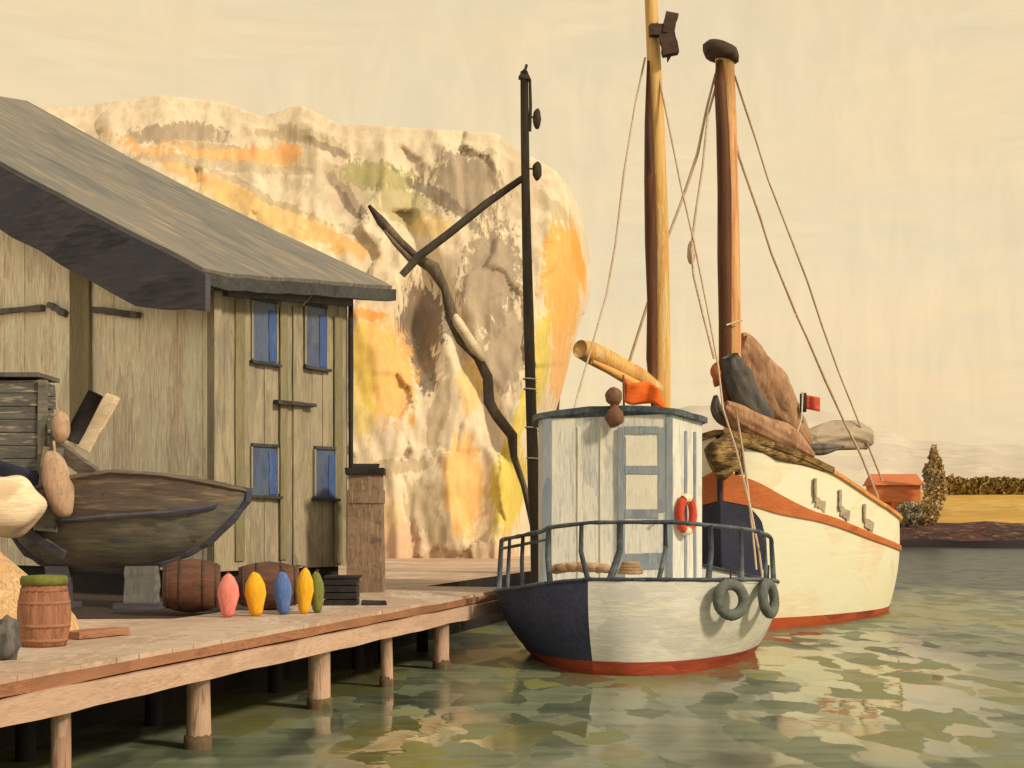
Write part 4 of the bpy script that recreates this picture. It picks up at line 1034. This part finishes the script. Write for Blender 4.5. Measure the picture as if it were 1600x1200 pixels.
# things carried on the boat
b = MB(); rows_ = []
for i in range(7):
    rows_.append([P(976 + 54*j/8 + 4*i*(.4 if j > 3 else -.1), 592 + 12*j/8 + 34*i/6 + 4*math.sin(j*.9), 23.3 + .05*math.sin(j*1.4 + i*.5)) for j in range(9)])
b.sheet(rows_, .03)
ft = thing('orange_flag', 'bright orange flag flying above the wheelhouse roof beside the mast', 'flag', P(976, 640, 23.3)); b.build('cloth', Mt['signal_orange'], ft, True)
b = MB(); b.tube([P(975, 646, 23.3), P(974, 586, 23.3)], .02, 6); b.build('staff', Mt['lamp_brown'], ft)
lr = P(1072, 806, 22.75); lr.y = 22.92; lrn = Vector((.62, -.78, 0))
t = thing('life_ring', 'red and white life ring hanging on the wheelhouse corner', 'life ring', P(1072, 806, 22.75))
la = Vector((.78, .62, 0)) * .62; lz = Vector((0, 0, 1)); lc = Vector((2.82, 22.72, P(0, 804, 22.72).z))
def arc(a0, a1, r0=.17, h=.27, tr=.065, n=12): return [lc + la*math.cos(R(a0 + (a1-a0)*k/n))*r0*1.4 + lz*math.sin(R(a0 + (a1-a0)*k/n))*h for k in range(n+1)]
b = MB(); b.tube(arc(115, 245), .07, 8); b.tube(arc(-65, 65), .07, 8); b.build('red_section', Mt['ring_red'], t, True)
b = MB(); b.tube(arc(65, 115, n=6), .072, 8); b.tube(arc(245, 295, n=6), .072, 8); b.build('white_section', Mt['cream'], t, True)
b = MB(); b.tube([lc + lz*.27, lc + lz*.34 + Vector((-.02, .05, 0))], .015, 5); b.build('lanyard', Mt['cream'], t)
for x, y, Yq, yaw, sl_, lab in ((1142, 937, 20.66, 24, -6, 'grey tyre fender on the stern, nearer the wheelhouse door'), (1201, 935, 21.36, 58, 4, 'grey tyre fender at the outer corner of the stern, seen more edge-on')):
    c = P(x, y, Yq); ax = Vector((math.sin(R(yaw)), -math.cos(R(yaw)), .12)).normalized()
    t = thing('tyre_fender', lab, 'tyre', c, 'tyre fenders on the fishing boat')
    pr = []
    for k in range(13):
        a = 2*math.pi*k/12; pr.append((.225 + .085*math.cos(a), .075*math.sin(a)))
    b = MB(); b.lathe(c, pr, 24, ax, .02); b.f = b.f[:-2]; ty = b.build('tyre', Mt['rubber'], t, True)
    b = MB(); b.lathe(c - ax*.03, [(.17, 0), (.17, .05)], 24, ax); b.f = b.f[:-2]; b.build('inner_liner', Mt['rubber_dark'], ty, True)
    b = MB(); b.tube([c + Vector((0, .03, .28)), c + Vector((.02, .1, .5))], .015, 5); b.build('lanyard', Mt['rubber_dark'], t)
b = MB()
for k in range(16):
    f = k/15; b.blob(P(868 + 75*f, 889 - 3*math.sin(f*3), 21.5) + Vector((0, .1*math.sin(k*2.1), .0)), .12, .12, .07, .3, 10, 6, k)
tag(b.build('net_bundle', Mt['rope_tan'], None, True), 'tan fishing net bundled on the stern deck left of the leaning stanchion', 'net')
b = MB(); c = P(985, 889, 21.4)
for k in range(4): b.tube([c + Vector((math.cos(a)*(.17 - .02*k), math.sin(a)*(.14 - .02*k), -.05 + .045*k)) for a in [2*math.pi*q/16 for q in range(17)]], .03, 6, .2)
tag(b.build('rope_coil', Mt['rope_tan'], None, True), 'small tan rope coil on the stern deck below the wheelhouse door', 'rope')

# ------------------------------------------------------------------ white sailing cutter
cut = thing('sailing_cutter', 'large white wooden sailing cutter with rust-coloured strake moored beyond the wheelhouse boat', 'boat', (6.5, 34, 0))
S0 = Vector((4.2, 28.0, 0)); SDIR = Vector((.36, .933, 0)).normalized(); SR = Vector((.933, -.36, 0)).normalized()
STN = [(0,.02,.02,3.92,2.88), (.45,.6,.4,3.80,2.72), (1,1.0,.7,3.65,2.54), (2.5,1.75,1.4,3.25,2.27), (4.5,2.3,2.0,2.75,1.92), (6.5,2.58,2.35,2.42,1.68), (8.5,2.55,2.25,2.25,1.55), (10.5,2.15,1.55,2.2,1.55), (12,1.4,.7,2.3,1.65), (13,.1,.05,2.4,1.75)]
CS = [tuple(v) for v in catmull(STN, 6)]
def cpt(s, f, side, k=0.0):
    """f: 0 waterline, 1 strake, 2 gunwale"""
    s_, hd, hwl, zg, zs = s
    if f <= 1: z = zs*f
    else: z = zs + (zg - zs)*(f - 1)
    q = max(0, z / zg); hb_ = hwl + (hd - hwl) * (q ** .8) + .10*math.sin(min(1,q)*math.pi) * min(1, hd)
    if z < 0: hb_ = hwl * (1 + z*.5)
    rake = -.35 * max(0, z/3.9) * max(0, 1 - s_/2.5)
    return S0 + SDIR*(s_ + rake) + SR*(side*(max(.02, hb_) + k)) + Vector((0, 0, z))
def cstrip(f0, f1, nlev, m, name, k=0.0, st=None, sides=(1, -1), smooth=True):
    b = MB(); st = st or CS
    for side in sides:
        b.loft([[cpt(s, f0 + (f1-f0)*i/nlev, side, k) for s in st] for i in range(nlev+1)], closed=False, cap=False, flip=side < 0)
    return b.build(name, m, cut, smooth)
cstrip(.085, 1.0, 12, Mt['white_hull'], 'hull')
cstrip(1.0, 2.0, 5, Mt['white_hull'], 'bulwark')
def neg(m, name, k):
    b = MB()
    for side in (1, -1):
        b.loft([[cpt(s, f, side, k) for s in CS] for f in (-.4, -.15, 0, .05, .095)], closed=False, cap=False, flip=side < 0)
    return b.build(name, m, cut, True)
neg(Mt['orange_red'], 'boot_stripe', .012)
# strake: broad at the bow, tapering aft
b = MB()
for side in (1, -1):
    rings = []
    for s in CS:
        g = max(0, 1 - s[0]/1.9); hi = 1.0 + .04 + .30*g**1.2; lo = 1.0 - (.06 + .03*g)
        rings.append([cpt(s, lo, side, -.02), cpt(s, lo, side, .045), cpt(s, (lo+hi)/2, side, .05), cpt(s, hi, side, .045), cpt(s, hi, side, -.02)])
    b.loft(rings, flip=side < 0)
b.build('strake', Mt['rust_strake'], cut)
for st, m, h in ((CS[:19], 'dark_gold', .10), (CS[18:], 'orange_wood', .045)):
    b = MB()
    for side in (1, -1):
        b.loft([[cpt(s, 2, side, a) + Vector((0, 0, bb + .02*noise.noise(Vector((s[0]*2, 0, 0))))) for a, bb in ((-.1, -.03), (.07, -.03), (.08, h), (-.1, h))] for s in st], flip=side < 0)
    b.build('cap_rail', Mt[m], cut)
b = MB(); b.loft([[cpt(s, 1.3, 1, -.03) for s in CS], [cpt(s, 1.3, 0, 0) + Vector((0, 0, .08)) for s in CS], [cpt(s, 1.3, -1, -.03) for s in CS]], closed=False, cap=False); b.build('deck', Mt['sail_brown'], cut)
# the bow's shaded part, laid on the hull as navy patches
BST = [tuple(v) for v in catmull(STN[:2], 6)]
def bow_shade(f0, f1, s1, k=.016):
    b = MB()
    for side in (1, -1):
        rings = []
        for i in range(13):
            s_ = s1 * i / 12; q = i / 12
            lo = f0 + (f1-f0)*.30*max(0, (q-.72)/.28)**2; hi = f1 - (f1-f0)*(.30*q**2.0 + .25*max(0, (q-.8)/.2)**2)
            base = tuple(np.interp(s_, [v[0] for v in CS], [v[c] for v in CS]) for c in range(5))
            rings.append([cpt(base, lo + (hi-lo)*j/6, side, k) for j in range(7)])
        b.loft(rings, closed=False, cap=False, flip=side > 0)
    return b.build('bow_shade_patch', Mt['navy_light'], cut, True)
bow_shade(.34, .955, .66)
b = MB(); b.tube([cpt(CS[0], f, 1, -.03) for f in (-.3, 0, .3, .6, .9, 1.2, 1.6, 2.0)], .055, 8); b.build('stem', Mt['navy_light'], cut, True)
# freeing ports
for x, y in ((1274, 757), (1312, 777), (1350, 797)):
    best = min(((abs(800 + FPX*cpt(s, 1.5, 1).x/cpt(s, 1.5, 1).y - x), s) for s in [tuple(v) for v in catmull(STN, 40)] if s[0] < 7), key=lambda q: q[0])[1]
    i0 = best[0]; a = cpt(best, 1.72, 1, .02); c = cpt(best, 1.25, 1, .02); d = SDIR*.30 + SR*.10
    b = MB(); b.bar(a, c, .03, .24, up=SDIR, seg=5, jit=.5); b.bar(c, c + d*1.3 + Vector((0, 0, -.12)), .03, .2, seg=5, jit=.5); b.build('freeing_port', Mt['grey_tarp'], cut)
# bow fender of rope, bitts
b = MB(); b.blob(P(1132, 712, 27.3), .33, .28, .38, .25, 16, 12, 9); b.build('bow_fender', Mt['dark_gold'], cut, True)
b = MB(); b.tube([P(1156, 742, 27.45), P(1154, 712, 27.45), P(1153, 688, 27.45)], [.09, .1, .08], 9, .15); b.build('bitt', Mt['dark_brown'], cut, True)
b = MB(); b.tube([P(1146, 690, 27.5), P(1165, 692, 27.8), P(1190, 702, 28.1), P(1216, 712, 28.3), P(1250, 722, 28.9), P(1290, 735, 29.5)], [.06, .09, .10, .09, .08, .04], 8, .2); b.build('bow_spar', Mt['dark_gold'], cut, True)
# mast
MY2 = 29.4
b = MB(); b.tube([P(x, y, MY2) for x, y in ((1148, 760), (1146, 640), (1143, 560), (1141, 450), (1139, 330), (1136, 200), (1132, 85))], [.215, .21, .21, .21, .21, .205, .195], 14, .03); mast2 = b.build('mast', Mt['mast_orange'], cut, True)
b = MB(); b.tube([P(x, y, MY2 - .16) for x, y in ((1138, 650), (1133, 590), (1133, 500), (1132, 400), (1132, 300), (1129, 200), (1125, 130), (1124, 95))], [.09, .13, .145, .145, .145, .13, .12, .07], 10, .12); b.build('mast_shade_strip', Mt['mast_shade_brown'], mast2, True)  # this mast's shaded left, also added as a dark strip
b = MB(); rings = []
for f, r in ((-.04, .24), (.0, .35), (.12, .38), (.24, .36), (.32, .24)):
    c = P(1128, 92, MY2); rings.append([c + Vector((math.cos(a)*r + .18*f*-1, math.sin(a)*r, f + .1*math.cos(a)*-.6)) for a in [2*math.pi*k/14 for k in range(14)]])
b.loft(rings); b.build('mast_cap', Mt['dark_brown'], mast2, True)
b = MB(); b.tube([P(1135, 508, MY2 - .3), P(1160, 500, MY2 - .3)], .02, 6); b.build('tie', Mt['cream'], mast2)
b = MB(); b.blob(P(1122, 585, MY2 - .1), .16, .16, .24, .2, 12, 8, 2); b.build('halyard_bundle', Mt['rust_strake'], mast2, True)
# furled sail and its dark cover
sp_ = [(1152, 540), (1164, 552), (1184, 586), (1207, 626), (1230, 660), (1266, 694)]
sail = bundle([P(x, y, 29.4 + .25*i) for i, (x, y) in enumerate(sp_)], [.26, .37, .42, .44, .40, .08], .6, .34, 1).build('furled_sail', Mt['sail_brown'], cut, True)
bundle([P(x, y, 28.75 + .18*i) for i, (x, y) in enumerate(((1140, 556), (1152, 590), (1170, 624), (1194, 658), (1222, 686)))], [.16, .29, .28, .2, .05], .6, .3, 2).build('dark_fold', Mt['slate_cloth'], sail, True)
bundle([P(x, y, 28.5 + .2*i) for i, (x, y) in enumerate(((1118, 618), (1119, 640), (1132, 657), (1154, 670)))], [.04, .13, .12, .03], .6, .3, 3).build('dark_fold', Mt['slate_cloth'], sail, True)
bundle([P(x, y, 28.6 + .25*i) for i, (x, y) in enumerate(((1132, 634), (1160, 654), (1200, 674), (1240, 693), (1272, 712)))], [.12, .26, .27, .24, .05], .6, .34, 4).build('lower_fold', Mt['sail_brown'], sail, True)
bundle([P(x, y, 31.5 + .3*i) for i, (x, y) in enumerate(((1236, 694), (1260, 688), (1290, 682), (1320, 679), (1344, 682), (1356, 690)))], [.05, .20, .29, .32, .31, .18], .8, .26, 5).build('boat_cover', Mt['grey_tarp'], cut, True)
bundle([P(1246, 698, 31.2), P(1280, 702, 31.3), P(1318, 698, 31.6)], [.03, .12, .03], .8, .3, 6).build('dark_fold', Mt['slate_cloth'], cut, True)
b = MB(); b.tube([P(1120, 700, 29.0), P(1230, 700, 30.5), P(1345, 698, 33.5)], [.1, .09, .07], 8); b.build('boom', Mt['dark_gold'], cut, True)
# stays
stay([(1148,118),(1165,170),(1180,215),(1200,280),(1235,370),(1262,440),(1285,510),(1310,580),(1338,650),(1360,705),(1379,752)], MY2, 33.0, .024, cut)
stay([(1142,190),(1155,245),(1188,340),(1205,395),(1245,493),(1262,530),(1290,595),(1322,665),(1345,710),(1372,778)], MY2, 32.0, .030, cut)
stay([(1118,115),(1104,170),(1090,240),(1065,315),(1040,380),(1015,465),(985,560),(975,600)], MY2, 29.6, .030, cut)
stay([(1120,130),(1106,180),(1098,260),(1086,340),(1080,390),(1084,430),(1098,490),(1116,560)], MY2, 28.4, .026, cut)
b = MB(); b.blob(P(1080, 395, 28.9), .09, .09, .24, .1, 10, 8, 1); b.build('pulley_block', Mt['rigging'], cut, True)
stay([(1150,640),(1160,700),(1168,760),(1176,830),(1182,890)], 27.2, 26.6, .022, cut)
# little red and black flag
fl = thing('small_flag', 'small red and black flag on a cream staff above the cutter', 'flag', P(1240, 690, 30.2))
b = MB(); b.tube([P(1240, 692, 30.2), P(1252, 655, 30.2), P(1254, 612, 30.2)], .022, 6); b.build('staff', Mt['cream'], fl)
b = MB(); b.sheet([[P(1260 + 21*j/6, 617 + 4*j/6 + 22*i/5, 30.2 + .03*math.sin(j*1.3)) for j in range(7)] for i in range(6)], .02); b.build('red_field', Mt['flag_red'], fl, True)
b = MB(); b.sheet([[P(1250 + 10*j/3, 615 + 30*i/5 - j*.5, 30.19 + .02*math.sin(j)) for j in range(4)] for i in range(6)], .024); b.build('black_hoist', Mt['black_tar'], fl, True)
